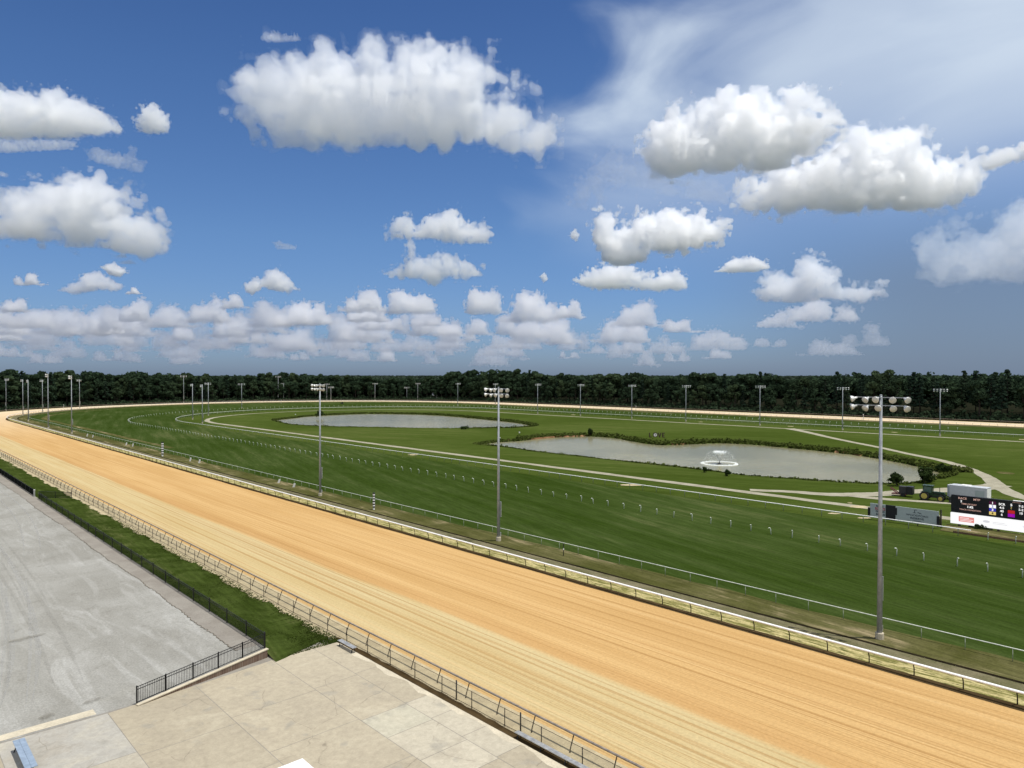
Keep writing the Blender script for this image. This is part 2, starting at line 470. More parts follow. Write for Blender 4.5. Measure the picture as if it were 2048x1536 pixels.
M['white'] = plain('white_paint', (0.84, 0.83, 0.79), 0.5)
M['whitepvc'] = plain('white_plastic_rail', (0.84, 0.83, 0.78), 0.5, var=0.1)
M['hookwhite'] = plain('chalky_white_post', (0.62, 0.65, 0.56), 0.55, var=0.2)
M['dullwhite'] = plain('weathered_white_post', (0.27, 0.30, 0.21), 0.55, var=0.3)
M['palerail'] = plain('weathered_pale_rail', (0.60, 0.62, 0.53), 0.5, var=.2)
M['galv'] = plain('galvanised_steel', (0.33, 0.35, 0.365), 0.5, 0.25, 0.2)
M['alu'] = plain('aluminium', (0.46, 0.46, 0.44), 0.4, 0.5)
M['bronze'] = plain('brown_grey_rail', (0.30, 0.25, 0.20), 0.45, 0.3, 0.25)
M['darkpost'] = plain('dark_brown_steel', (0.045, 0.035, 0.025), 0.5, 0.3)
M['black'] = plain('black_powder_coat', (0.010, 0.010, 0.012), 0.45, 0.2)
M['blackboard'] = plain('black_board', (0.006, 0.006, 0.008), 0.5)
M['lamp'] = plain('lamp_reflector', (0.66, 0.66, 0.63), 0.35, 0.25, 0.15)
M['glass'] = plain('lamp_glass', (0.50, 0.52, 0.50), 0.15, 0.0, 0.1, spec=0.7)
M['trunk'] = plain('bark', (0.034, 0.027, 0.020), 0.95, 0, 0.4)
M['brick'] = None
M['fence_screen'] = mat_see_through('black_fence_screen', (0.010, 0.012, 0.012), 0.50)
M['dense_screen'] = mat_see_through('black_dense_screen', (0.006, 0.006, 0.010), 0.95)
M['chain'] = mat_see_through('chain_link', (0.22, 0.19, 0.13), 0.22)
M['leaf_oak'] = mat_leaf('oak_leaves', ((0.017, 0.031, 0.018), (0.046, 0.074, 0.040), (0.066, 0.092, 0.042)))
M['leaf_pine'] = mat_leaf('pine_needles', ((0.013, 0.027, 0.019), (0.034, 0.056, 0.036), (0.044, 0.064, 0.034)))
M['leaf_hazed'] = mat_leaf('hazed_far_leaves', ((0.028, 0.042, 0.030), (0.048, 0.066, 0.044), (0.05, 0.07, 0.05)))  # lightened in colour to stand in for haze
M['leaf_bank'] = mat_leaf('bank_leaves', ((0.034, 0.050, 0.010), (0.092, 0.115, 0.028), (0.11, 0.12, 0.04)))
M['leaf_bush'] = mat_leaf('bush_leaves', ((0.014, 0.028, 0.008), (0.042, 0.062, 0.020), (0.04, 0.06, 0.02)))
M['leaf_grass'] = mat_leaf('grass_blades', ((0.024, 0.038, 0.006), (0.054, 0.076, 0.016), (0.08, 0.09, 0.03)))
M['redbank'] = mat_ground('red_clay_bank', (0.20, 0.105, 0.05), (0.27, 0.16, 0.085), (0.08, 0.07, 0.03), 0.5, 0.5)


def mat_brick():
    t = NT('brown_brick'); v = t.n('TexCoord').outputs['Object']
    mp = t.n('Mapping'); mp.inputs['Rotation'].default_value = (R(90), 0, 0); t.L.new(v, mp.inputs[0])
    b = t.n('TexBrick'); t.L.new(v, b.inputs[0]); b.inputs['Scale'].default_value = 2.2
    b.inputs['Color1'].default_value = (0.11, 0.065, 0.045, 1); b.inputs['Color2'].default_value = (0.16, 0.10, 0.07, 1); b.inputs['Mortar'].default_value = (0.25, 0.21, 0.16, 1)
    return t.done(b.outputs[0], 0.9)


M['brick'] = mat_brick()

M['litter'] = mat_ground('leaf_litter', (0.010, 0.011, 0.007), (0.017, 0.018, 0.010), (0.007, 0.010, 0.005), 0.3, 0.5)
# =====================================================================  GROUND, WATER, TRACK (the setting)
rng = np.random.default_rng(7); random.seed(7)
WATER_Z = -0.75
POND_FAR = [(552, 841), (585, 837), (620, 833), (675, 830), (737, 828), (812, 828.7), (875, 831), (937, 836), (987, 841), (1032, 846), (1064, 852.5), (1050, 856),
            (1015, 858), (975, 858.6), (900, 859), (825, 858.5), (750, 857), (695, 856), (640, 854.5), (587, 851), (560, 845.5)]
POND_NEAR = [(957, 891), (975, 887.5), (1000, 884.5), (1037, 882.5), (1075, 878), (1112, 875), (1175, 873), (1225, 876), (1262, 882.5), (1295, 888), (1337, 890.5), (1400, 888),
             (1450, 887), (1510, 890), (1553, 894), (1607, 899), (1660, 904.6), (1714, 911), (1767, 919.4), (1821, 930), (1856, 938), (1884, 947.5), (1884, 953),
             (1868, 958), (1838, 966), (1800, 971), (1760, 971.5), (1714, 970), (1634, 965), (1567, 960), (1500, 955), (1450, 949), (1375, 939), (1300, 931), (1225, 923), (1175, 917.5),
             (1125, 912), (1075, 906), (1037, 900), (1000, 895), (970, 893)]


def pond_sp(px): return [SP(*gp(x, y, WATER_Z)[:2]) for x, y in px]


def smooth_ring(pts, n=4):
    k = len(pts); out = []
    for i in range(k):
        a, b, c, d = [np.array(pts[(i + j) % k]) for j in (-1, 0, 1, 2)]
        for q in range(n):
            t = q / n; out.append(tuple(0.5 * ((2 * b) + (c - a) * t + (2 * a - 5 * b + 4 * c - d) * t * t + (3 * b - a - 3 * c + d) * t ** 3)))
    return out


RING_FAR, RING_NEAR = smooth_ring(pond_sp(POND_FAR)), smooth_ring(pond_sp(POND_NEAR))


def inside_dist(poly, X, Z):
    X, Z = np.broadcast_arrays(X, Z); poly = np.asarray(poly, float); n = len(poly)
    d = np.full(X.shape, 1e9); ins = np.zeros(X.shape, bool)
    for i in range(n):
        a = poly[i]; b = poly[(i + 1) % n]; e = b - a
        t = np.clip(((X - a[0]) * e[0] + (Z - a[1]) * e[1]) / (e @ e + 1e-9), 0, 1)
        d = np.minimum(d, np.hypot(X - a[0] - t * e[0], Z - a[1] - t * e[1]))
        c = (a[1] > Z) != (b[1] > Z)
        with np.errstate(divide='ignore', invalid='ignore'):
            ins = ins ^ (c & (X < (b[0] - a[0]) * (Z - a[1]) / (b[1] - a[1] + 1e-12) + a[0]))
    return np.where(ins, d, -d)


def build_ground():
    def axis(lo, hi, step, far): return np.array(sorted(set([-f for f in far] + list(np.arange(lo, hi + .1, step)) + [hi + f for f in far])))
    far = [60, 150, 400, 1000, 3000, 9000]
    ss = axis(-10, 440, 2.5, far); ps = axis(120, 305, 2.0, far)
    S, P = np.meshgrid(ss, ps, indexing='ij')
    d = np.maximum(inside_dist(RING_FAR, S, P), inside_dist(RING_NEAR, S, P))
    t = np.clip((d + 2.6) / 5.2, 0, 1); Z = -1.5 * t * t * (3 - 2 * t)
    V = np.stack([-S * ST + P * CT, S * CT + P * ST, Z], -1).reshape(-1, 3)
    n, k = S.shape; i = np.arange(n * k).reshape(n, k)
    Q = np.stack([i[:-1, :-1], i[:-1, 1:], i[1:, 1:], i[1:, :-1]], -1).reshape(-1, 4)
    me = mesh_np('ground', V, Q)
    if me.polygons[0].normal.z < 0: me.flip_normals()
    me.polygons.foreach_set('use_smooth', [True] * len(me.polygons))
    tag(link_mesh('ground', me, M['grass']), kind='structure')
    for nm, ring in (('pond_water', RING_FAR), ('pond_water', RING_NEAR)):
        c = np.mean(ring, 0); vs = [W(*(np.array(q) + (np.array(q) - c) / np.linalg.norm(np.array(q) - c) * 1.2), WATER_Z) for q in ring]
        w = MB().add(vs, [tuple(range(len(vs)))]).mesh(nm)
        if w.polygons[0].normal.z < 0: w.flip_normals()
        tag(link_mesh(nm, w, M['water']), kind='structure')


build_ground()
PC, S0 = 221.0, 440.0                     # centre line and start of the turn of the main oval
SA, SB = -40.0, -20.0


def ring(r, step=4.0): return arc_turn(r, PC, S0, SA, SB, n1=120, n2=130, n3=115)


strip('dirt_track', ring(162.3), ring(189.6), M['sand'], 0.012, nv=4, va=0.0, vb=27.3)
strip('dark_brown_strip', ring(161.3), ring(162.4), M['darkbrown'], 0.020, jag=0.10)  # dark brown band along the foot of the bank
strip('sandy_bank', ring(159.7), ring(161.4), M['berm'], 0.36, 0.024, nv=2, va=0.0, vb=1.7)
strip('bank_top', ring(157.3), ring(159.7), M['bermtop'], 0.06, 0.36, nv=3)
strip('dark_line', ring(156.75), ring(157.35), M['darkline'], 0.026, 0.062, jag=.05)  # narrow near-black line behind the bank top
strip('rough_verge', ring(152.3), ring(156.8), M['rough'], 0.016, nv=2, jag=0.3)
strip('turf_course', arc_turn(152.6, PC, S0, SA, SB, n1=120, n2=130, n3=115), arc_turn(102.5, 218, 352, SA, SB, n1=120, n2=130, n3=115), M['turf'], 0.008, nv=6, va=0, vb=50)
strip('service_path', arc_turn(86.1, 214.5, 348, SA, SB, n1=60, n2=80, n3=60), arc_turn(83.6, 214.5, 348, SA, SB, n1=60, n2=80, n3=60), M['path'], 0.012, nv=2, jag=0.25)
strip('worn_horse_path', arc_turn(147.5, PC, 432, 240, 250, n1=20, n2=110, n3=20), arc_turn(145.2, PC, 432, 240, 250, n1=20, n2=110, n3=20), M['rough'], 0.014, nv=1, jag=0.4)
strip('sand_margin', ring(189.5), ring(190.9), M['loose'], 0.017, jag=0.25)
strip('soil_margin', arc_turn(192.5, PC, S0, 220, SB, n1=40, n2=130, n3=115), arc_turn(197, PC, S0, 220, SB, n1=40, n2=130, n3=115), M['darkbrown'], 0.012)

strip('forest_floor', arc_turn(197, PC, S0, 420, -420, n1=4, n2=90, n3=120), arc_turn(760, PC, S0, 420, -420, n1=4, n2=90, n3=120), M['litter'], 0.004)


def ribbon(name, px, width, mat, z):
    """a path laid along surveyed ground points; width in metres, one value per point"""
    c = [Vector(gp(x, y)) for x, y in px]; k = len(c)
    cs = []; ws = []
    for i in range(k - 1):
        a, b, d, e = c[max(i - 1, 0)], c[i], c[i + 1], c[min(i + 2, k - 1)]
        for q in range(6):
            t = q / 6; cs.append(0.5 * ((2 * b) + (d - a) * t + (2 * a - 5 * b + 4 * d - e) * t * t + (3 * b - a - 3 * d + e) * t ** 3)); ws.append(width[i] * (1 - t) + width[i + 1] * t)
    cs.append(c[-1]); ws.append(width[-1])
    A = []; B = []
    for i, q in enumerate(cs):
        d = (cs[min(i + 1, len(cs) - 1)] - cs[max(i - 1, 0)]).normalized(); nrm = Vector((-d.y, d.x, 0)); w = ws[i] / 2
        A.append(SP(*(q + nrm * w)[:2])); B.append(SP(*(q - nrm * w)[:2]))
    return strip(name, A, B, mat, z, nv=2, jag=0.15)


ribbon('gravel_path', [(1578, 857), (1615, 864.5), (1660, 875), (1714, 886), (1767, 896.6), (1821, 908.6), (1874, 919), (1915, 930), (1949, 942), (1976, 955.5), (1995, 971), (2030, 990), (2080, 1004)],
       [5, 3.2, 2.7, 2.5, 2.4, 2.4, 2.5, 2.5, 2.6, 2.9, 3.3, 3.0, 2.6], M['path'], 0.017)
ribbon('gravel_path', [(1500, 980), (1580, 983.5), (1660, 989), (1714, 989), (1767, 988), (1807, 984), (1896, 980), (1960, 976), (2000, 970)], [2.4, 2.8, 3.8, 4.2, 4.2, 4.0, 4.6, 5, 5], M['path'], 0.022)
ribbon('gravel_path', [(1690, 990), (1767, 998), (1821, 1001.5), (1901, 1007), (1990, 1014)], [2.4, 2.6, 2.2, 2.0, 2.0], M['path'], 0.027)

# pale concrete pads and bare patches lying on the grass
for x, y, w, d, rz in ((827, 909.5, 3.2, 2.4, 0.2), (1264, 970, 4.6, 2.6, 0.3), (1718, 1013.5, 3.3, 2.6, 0.2), (1669, 1027, 2.2, 1.2, 0.4), (1728, 1035.8, 2.3, 1.2, 0.4), (1700, 1006, .9, .8, 0),
                       (1581, 852.8, 3.0, 3.0, 0), (1789, 864.6, 2.6, 2.6, 0), (1147, 829.6, 3.0, 4.0, 0), (2046, 879, 3.0, 3.0, 0), (1402, 844, 2.5, 3.0, 0), (1795, 1017, 1.5, .8, 0)):
    c = gp(x, y); n = 11
    vs = [c + Vector((w / 2 * math.cos(2 * math.pi * i / n) * random.uniform(.7, 1.15), d / 2 * math.sin(2 * math.pi * i / n) * random.uniform(.7, 1.15), 0.016)) for i in range(n)]
    tag(MB().add(vs, [tuple(range(n))]).build('sand_patch', M['loose']), kind='structure')
c = gp(2011, 946); vs = [c + Vector((1.7 * math.cos(i * .48), 2.2 * math.sin(i * .48), 0.016)) for i in range(13)]
tag(MB().add(vs, [tuple(range(13))]).build('yellow_grass_patch', M['rough']), kind='structure')

# ---------------------------------------------------------------------  near side: lawn, lot, walkway, apron
A = [(55.0 + (i / 100) ** 1.0 * 345 if i else 54.9, 25.2) for i in range(101)]
B = [(56.2 + (i / 100) * 344, 30.35 + random.uniform(-.35, .35) + (0.5 if random.random() > .6 else 0)) for i in range(101)]


def lawn():
    n = 1500; vs = []; fs = []; nv = 6; r = random.Random(4)
    for i in range(n):
        t = (i / (n - 1)) ** 1.7; s = 55.3 + t * 320
        pe = 30.45 + 0.22 * math.sin(s * .31) + 0.20 * math.sin(s * .93 + 1) + 0.10 * math.sin(s * 2.7) + r.uniform(-.16, .16) + (r.random() < .12) * r.uniform(0, .5)
        if i == 0: pe = 30.3
        for j in range(nv + 1):
            k = j / nv; s2 = s - .75 * (1 - k) * (1 - t) + 1.0 * k * (1 - t) + (r.uniform(-.12, .12) if i == 0 else 0); p = 24.78 + (pe - 24.78) * k
            z = 0.036 + 0.62 * (1 - k) ** 1.2 * min(max((s - 55.3) / 3.5, 0), 1)
            vs.append(W(s2, p, z))
    for i in range(n - 1):
        for j in range(nv): k = i * (nv + 1) + j; fs.append((k, k + nv + 1, k + nv + 2, k + 1))
    me = MB().add(vs, fs).mesh('lawn', True)
    if me.polygons[0].normal.z < 0: me.flip_normals()
    tag(link_mesh('lawn', me, M['lawn']), kind='structure')


lawn()


def lawn_tufts():
    r = np.random.default_rng(12); n = 16000
    s = 55.0 + 75 * r.random(n) ** 1.7; edge = r.random(n) < .42
    p = np.where(edge, 30.25 + r.normal(0, .42, n), 24.9 + 5.2 * r.random(n)); p = np.clip(p, 24.9, 31.0)
    z = 0.03 + 0.62 * np.clip(1 - (p - 24.78) / 5.3, 0, 1) ** 1.2 * np.clip((s - 55.6) / 3.5, 0, 1)
    h = r.uniform(.025, .075, n) * np.where(edge, 1.2, 1); a = r.random(n) * 6.28; w = .05 + .05 * r.random(n)
    x = -s * ST + p * CT; y = s * CT + p * ST; lx = r.normal(0, .07, n); ly = r.normal(0, .07, n)
    V = np.stack([np.stack([x - w * np.cos(a), y - w * np.sin(a), z], 1), np.stack([x + w * np.cos(a), y + w * np.sin(a), z], 1), np.stack([x + lx, y + ly, z + h], 1)], 1).reshape(-1, 3)
    me = mesh_np('grass_tufts', V, np.arange(n * 3).reshape(n, 3))
    tag(link_mesh('grass_tufts', me, M['leaf_grass']), 'uneven tufts of grass on the lawn beside the track fence', 'grass', kind='stuff')


lawn_tufts()
strip('sand_verge', [(-30 + 405 * i / 60, 30.4) for i in range(61)], [(-30 + 405 * i / 60, 33.2) for i in range(61)], M['loose'], 0.024, nv=2)


def lot():
    """gravel lot, rising a little towards the fence"""
    ss = list(np.linspace(54.2, 60, 7)) + list(np.linspace(62, 420, 60)); ps = [-140, -60, -20, 0, 8, 12, 14.4] + list(np.linspace(15, 24.72, 12)) + [24.74]
    vs = []; fs = []
    for s in ss:
        for p in ps:
            h = 0.70 * min(max((p - 14.4) / 10.2, 0), 1) if s < 57 else 0.70 * min(max((p - 12) / 11, 0), 1)
            se = s
            if s < 57 and p > 14.4: se = max(s, 54.0 + 0.205 * (p - 14.4) + (s - 54.2) * 0.3)
            vs.append(W(se, p, 0.03 + h if p < 24.73 else -.05))
    k = len(ps)
    for i in range(len(ss) - 1):
        for j in range(k - 1): fs.append((i * k + j, i * k + j + 1, (i + 1) * k + j + 1, (i + 1) * k + j))
    me = MB().add(vs, fs).mesh('gravel_lot')
    if me.polygons[0].normal.z < 0: me.flip_normals()
    tag(link_mesh('gravel_lot', me, M['gravel']), kind='structure')


lot()


def lotz(p): return 0.03 + 0.70 * min(max((p - 12) / 11, 0), 1)


M['walkedge'] = mat_ground('crumbled_edge', (0.10, 0.085, 0.06), (0.15, 0.13, 0.10), (0.06, 0.05, 0.03), 0.9, 0.5)


def walkway():
    n = 700; a = []; b = []
    for i in range(n):
        s = 57.2 + 300 * (i / (n - 1)) ** 1.5
        a.append((s, 22.75 + 0.10 * math.sin(s * .17) + 0.05 * math.sin(s * .83) + random.uniform(-.09, .09))); b.append((s, 24.72))
    strip('walkway', a, b, M['walk'], 0.737, nv=2)
    strip('dark_joint', [(s, p - .03 - random.uniform(0, .07)) for s, p in a], a, M['walkedge'], 0.741)


walkway()


def tyre_tracks():
    """swept wheel tracks and damp patches on the gravel lot"""
    r = random.Random(31)
    light = mat_see_through('swept_gravel', (0.40, 0.395, 0.365), 0.26, 0.9); dark = mat_see_through('scuffed_gravel', (0.20, 0.19, 0.165), 0.09, 0.9)
    damp = mat_see_through('damp_gravel', (0.15, 0.135, 0.10), 0.22, 1.3)
    z = 0.004
    for i in range(60):
        s, p = r.uniform(95, 230), r.uniform(-22, 18); a = math.pi + r.uniform(-.10, .16); k = r.uniform(-.0022, .0030); n = 60; step = r.uniform(1.2, 2.2)
        line = []
        for j in range(n):
            if s < 57.5 or p > 21.8 or p < -60: break
            line.append((s, p, a)); s += math.cos(a) * step; p += math.sin(a) * step; k += r.uniform(-.00025, .00040) * (1 if s > 85 else 3.0); a += k * step
        if len(line) < 8: continue
        w = r.uniform(.09, .24); m = light if r.random() < .6 else dark
        for g in (-.9, .9):
            vs = []; fs = []; z += 0.0006
            for j, (ss, pp, aa) in enumerate(line):
                e = w * min(1, j / 5, (len(line) - 1 - j) / 5) + .01
                for q in (g - e, g + e):
                    p2 = pp + q * math.cos(aa); s2 = ss - q * math.sin(aa); vs.append(W(s2, p2, lotz(p2) + z))
            for j in range(len(line) - 1): fs.append((2 * j, 2 * j + 1, 2 * j + 3, 2 * j + 2))
            tag(MB().add(vs, fs).build('tyre_track', m), kind='structure')
    for i in range(26):
        s, p = r.uniform(55.6, 63) if i < 18 else r.uniform(60, 100), r.uniform(-22, 13); z += 0.0006; n = 12; w, d = r.uniform(.3, 1.5), r.uniform(.2, .7)
        vs = [W(max(55.6, s + d * math.cos(j * .5236) * r.uniform(.6, 1.2)), p + w * math.sin(j * .5236) * r.uniform(.6, 1.2), 0) for j in range(n)]
        for v in vs: v.z = lotz(SP(v.x, v.y)[1]) + z + .002
        tag(MB().add(vs, [tuple(range(n))]).build('damp_patch', damp), kind='structure')


tyre_tracks()


def apron():
    strip('apron_bed', [(-30, -60), (54.6, -60)], [(-30, 30.6), (56.4, 30.6)], M['walk'], 0.026)
    t = []
    # slabs between surveyed joints (s, p); the tone of each slab is its own
    warm, grey, pale = (0.368, 0.320, 0.230), (0.37, 0.35, 0.30), (0.425, 0.382, 0.290)

    def edge(p): return 53.95 + 0.105 * max(p - 14.4, 0) + (0.02 * (14.4 - p) if p < 14.4 else 0)
    cols = ((-60, -20), (-20, -6), (-6, 0), (0, 6.4), (6.4, 12.6), (12.6, 18.5), (18.5, 24.7), (24.7, 28.3), (28.3, 30.55))
    joints = {7: (54.6, 47.9, 41.3, 38.2, 34.6, 31.6, 27, 22, 16, 8, -30), 8: (55.1, 48.2, 41.4, 38.4, 35.1, 31.8, 27, 22, 16, 8, -30), 6: (54.2, 47.6, 41.6, 35.4, 29, 22, 12, 0, -30), 5: (53.8, 46.6, 40.2, 33, 26, 12, -30)}
    bm = {}
    for i, (p0, p1) in enumerate(cols):
        js = joints.get(i, (53.9, 47.2, 40, 33, 26, 12, -30))
        for j in range(len(js) - 1):
            g = 0.022; s1, s0 = js[j] - g, js[j + 1] + g
            tone = warm
            if i == 4 and j == 0: tone = grey
            if i == 4 and j == 1: tone = (0.37, 0.335, 0.26)
            if i in (7, 8) and j in (2, 3, 4): tone = pale
            if i == 7 and j == 2: tone = (0.40, 0.37, 0.28)
            k = random.uniform(0.93, 1.06); tone = tuple(x * k for x in tone)
            q = [(s0, p0 + g), (s1, p0 + g), (s1, p1 - g), (s0, p1 - g)]
            if j == 0: q[1] = (edge(p0) - .02, p0 + g); q[2] = (edge(p1) - .02, p1 - g)
            if i == 8: q[2] = (q[2][0], 30.5 + random.uniform(-.08, .08)); q[3] = (q[3][0], 30.5 + random.uniform(-.08, .08))
            bm.setdefault('x', []).append(([W(a, b, 0.032) for a, b in q], tone))
    vs = []; fs = []; cs = []
    for q, tone in bm['x']:
        n = len(vs); vs += q; fs.append((n, n + 1, n + 2, n + 3)); cs.append(tone)
    me = bpy.data.meshes.new('concrete_apron'); me.from_pydata(vs, [], fs)
    at = me.attributes.new('tone', 'FLOAT_COLOR', 'FACE')
    for i, c in enumerate(cs): at.data[i].color = (*c, 1)
    me.update()
    if me.polygons[0].normal.z < 0: me.flip_normals()
    t = NT('concrete_slabs'); v = t.pos(); a = t.n('Attribute', attribute_name='tone').outputs['Color']
    n1 = t.noise(v, 0.28, 6, 0.62, 0.8); n2 = t.noise(v, 2.2, 6, 0.7); n3 = t.noise(v, 9, 4, 0.75); n4 = t.noise(v, 0.55, 3, 0.5, 0.2)
    c = t.mix(t.math('MULTIPLY', t.step(n1, 0.46, 0.66), 0.35), a, (0.29, 0.25, 0.185))
    c = t.mix(t.math('MULTIPLY', t.step(n1, 0.48, 0.30), 0.35), c, (0.47, 0.42, 0.31))
    c = t.mix(t.math('MULTIPLY', t.step(n4, 0.60, 0.70), 0.45), c, (0.235, 0.222, 0.185))
    # hairline cracks
    vo = t.n('TexVoronoi', feature='DISTANCE_TO_EDGE'); nv = t.n('VectorMath', operation='ADD'); nz = t.n('TexNoise'); nz.inputs['Scale'].default_value = 0.5
    t.L.new(v, nz.inputs[0]); t.L.new(v, nv.inputs[0]); t.L.new(nz.outputs['Color'], nv.inputs[1]); t.L.new(nv.outputs[0], vo.inputs['Vector']); vo.inputs['Scale'].default_value = 0.17
    crack = t.math('MULTIPLY', t.step(vo.outputs[0], 0.006, 0.001), t.step(n1, 0.45, 0.6))
    c = t.mix(t.math('MULTIPLY', crack, 0.55), c, (0.17, 0.14, 0.10))
    k = t.step(t.math('ADD', t.math('MULTIPLY', n2, .6), t.math('MULTIPLY', n3, .4)), 0.35, 0.65, 0.82, 1.12, 'LINEAR'); cc = t.n('CombineColor')
    for i in range(3): t.L.new(k, cc.inputs[i])
    c = t.mix(1.0, c, cc.outputs[0], 'MULTIPLY'); t.bump(n3, 0.25, 0.02); t.done(c, 0.9, 0, 0.2)
    tag(link_mesh('concrete_apron', me, t.m), kind='structure')
    # bright cracked lip beside the track fence and pale kerb along the lot
    strip('pale_kerb', [(54.0 + .35, -60 + i * 3.6) for i in range(21)], [(55.0 + .3, -60 + i * 3.6) for i in range(21)], M['kerb'], 0.045, jag=0.06)
    la = [(54.6 - 70 * i / 140, 30.15 + 0.18 * math.sin(i * .7) + random.uniform(-.1, .1)) for i in range(141)]
    strip('sand_drift', la, [(s, 30.55) for s, p in la], M['kerb'], 0.036)
    strip('dark_seam', [(56.0 - 86 * i / 120, 30.55) for i in range(121)], [(56.0 - 86 * i / 120, 31.15) for i in range(121)], M['darkbrown'], 0.030, jag=0.06)


apron()

# =====================================================================  RAILS AND FENCES
def frame(s, p, z=0.0, turn=0.0): return dict(loc=W(s, p, z), rz=TH + turn)


def rail_thing(name, label, cat, line, z_rail, spacing, rail_mb, post_mesh, rail_mat, post_mat, face=0.0, first=0.0, limit=100, group=None, post_off=0.0, extra=None):
    """a long rail: one rail part, the posts that show largest as parts of their own, the rest as one part"""
    o0 = W(*line[0]); root = empty(name, o0, label=label, cat=cat, group=group)
    pts = [W(a, b, z_rail) - o0 for a, b in line]
    rail_mb(pts).build('rail', rail_mat, root, smooth=True)
    k = 0; rest = MB()
    for q, d in resample(line, spacing, first):
        loc = W(q[0], q[1]) - o0; ang = TH + math.atan2(-d[0], d[1]) - math.pi / 2 * 0
        ang = math.atan2((W(*d) ).y, (W(*d)).x) - math.pi / 2
        if k < limit: link_mesh('post', post_mesh, post_mat, root, loc, (0, 0, ang + random.uniform(-.03, .03)))
        else:
            m = Matrix.Translation(loc) @ Matrix.Rotation(ang, 4, 'Z')
            rest.add([m @ v.co for v in post_mesh.vertices], [tuple(f.vertices) for f in post_mesh.polygons])
        k += 1
    if rest.v: rest.build('posts', post_mat, root, kind='stuff')
    return root


def round_rail(r, flat=1.0, n=6): return lambda pts: MB().tube(pts, r, n, flat=flat)


def dense(line, step=2.0): return [tuple(q) for q, d in resample(line, step)] + [line[-1]]


# local post frame: +x points to the right of the direction of travel (towards larger p on the home straight), y along the rail
goose = MB().tube([(0.42, 0, -0.1), (0.40, 0, 0.55), (0.22, 0, 0.92), (0.0, 0, 1.06)], 0.045, 7).mesh('post', True)       # leans over the track
goose_out = MB().tube([(-0.34, 0, -0.1), (-0.32, 0, 0.25), (-0.10, 0, 0.80), (0.0, 0, 1.03)], 0.036, 7).mesh('post', True)
upright = MB().tube([(0, 0, -0.1), (0, 0, 1.0)], 0.032, 7).mesh('post', True)
upright_w = MB().tube([(0, 0, -0.1), (0, 0, 0.8), (0.03, 0, 1.0)], 0.07, 7).mesh('post', True)

inner_line = arc_turn(161.85, PC, S0, -12, SB, step=4)
rail_thing('inner_rail', 'white safety rail on the sandy bank along the inner edge of the dirt track', 'rail', inner_line, 1.08, 3.3, round_rail(0.125, 0.75), goose, M['whitepvc'], M['darkpost'], first=1.0)
outer_line = arc_turn(188.75, PC, S0, -12, SB, step=4)
rail_thing('outer_rail', 'brown grey pipe rail with leaning posts along the outer edge of the dirt track', 'rail', outer_line, 1.07, 3.35, round_rail(0.075), goose_out, M['bronze'], M['darkpost'], first=0.9)
turf_line = arc_turn(152.6, PC, S0, -8, 440, n1=150, n2=60, n3=1)[:205]
rail_thing('turf_outer_rail', 'thin pale rail on slim posts along the near edge of the turf course', 'rail', turf_line, 1.05, 3.34, round_rail(0.045), upright, M['palerail'], M['dullwhite'], first=2.2)
turf_in = arc_turn(101.6, 218, 352, 29.3, SB, step=3.0)
rail_thing('turf_inner_rail', 'white rail on posts around the infield side of the turf course', 'rail', turf_in, 1.05, 3.27, round_rail(0.075), upright_w, M['whitepvc'], M['dullwhite'], first=1.6)


def chain_fence():
    o0 = W(-12, 31.2); root = empty('chain_link_fence', o0, TH, label='low chain link fence on dark posts between the concrete apron and the dirt track', cat='fence')
    L = 262; n = 0
    pm = MB().tube([(0, 0, -0.05), (0, 0, 1.24)], 0.032, 7).mesh('post', True)
    s = 2.3
    while s < L and n < 90:
        link_mesh('post', pm, M['darkpost'], root, (0, s, 0)); s += 3.38; n += 1
    MB().add([(0, 0, 0.06), (0, L, 0.06), (0, L, 1.2), (0, 0, 1.2)], [(0, 1, 2, 3)]).build('wire_mesh', M['chain'], root)
    mb = MB(); mb.tube([(0, 0, 1.2), (0, L, 1.2)], 0.016, 5); mb.build('top_wire', M['darkpost'], root)
    mb = MB(); pts = []
    y = 0
    while y < L: pts.append((0.02, y, 0.10 + random.uniform(-.03, .04))); y += 1.7
    mb.tube(pts, 0.02, 5); mb.build('bottom_wire', M['darkpost'], root)
    for y in (44.6, 51.2):                                     # doubled gate posts
        link_mesh('gate_post', MB().tube([(0, 0, -0.05), (0, 0, 1.42)], 0.05, 8).mesh('gate_post', True), M['black'], root, (0.06, y + 0.2, 0))


chain_fence()


def picket_panel(mb, a, b, h, z0, z1, gap=0.115, r=0.011):
    """pickets between two ground points of a fence panel"""
    a = Vector(a); b = Vector(b); n = max(2, int((b - a).length / gap))
    for i in range(1, n):
        q = a.lerp(b, i / n); mb.box((q.x, q.y, q.z + (z0 + z1) / 2), (r * 2, r * 2, z1 - z0))


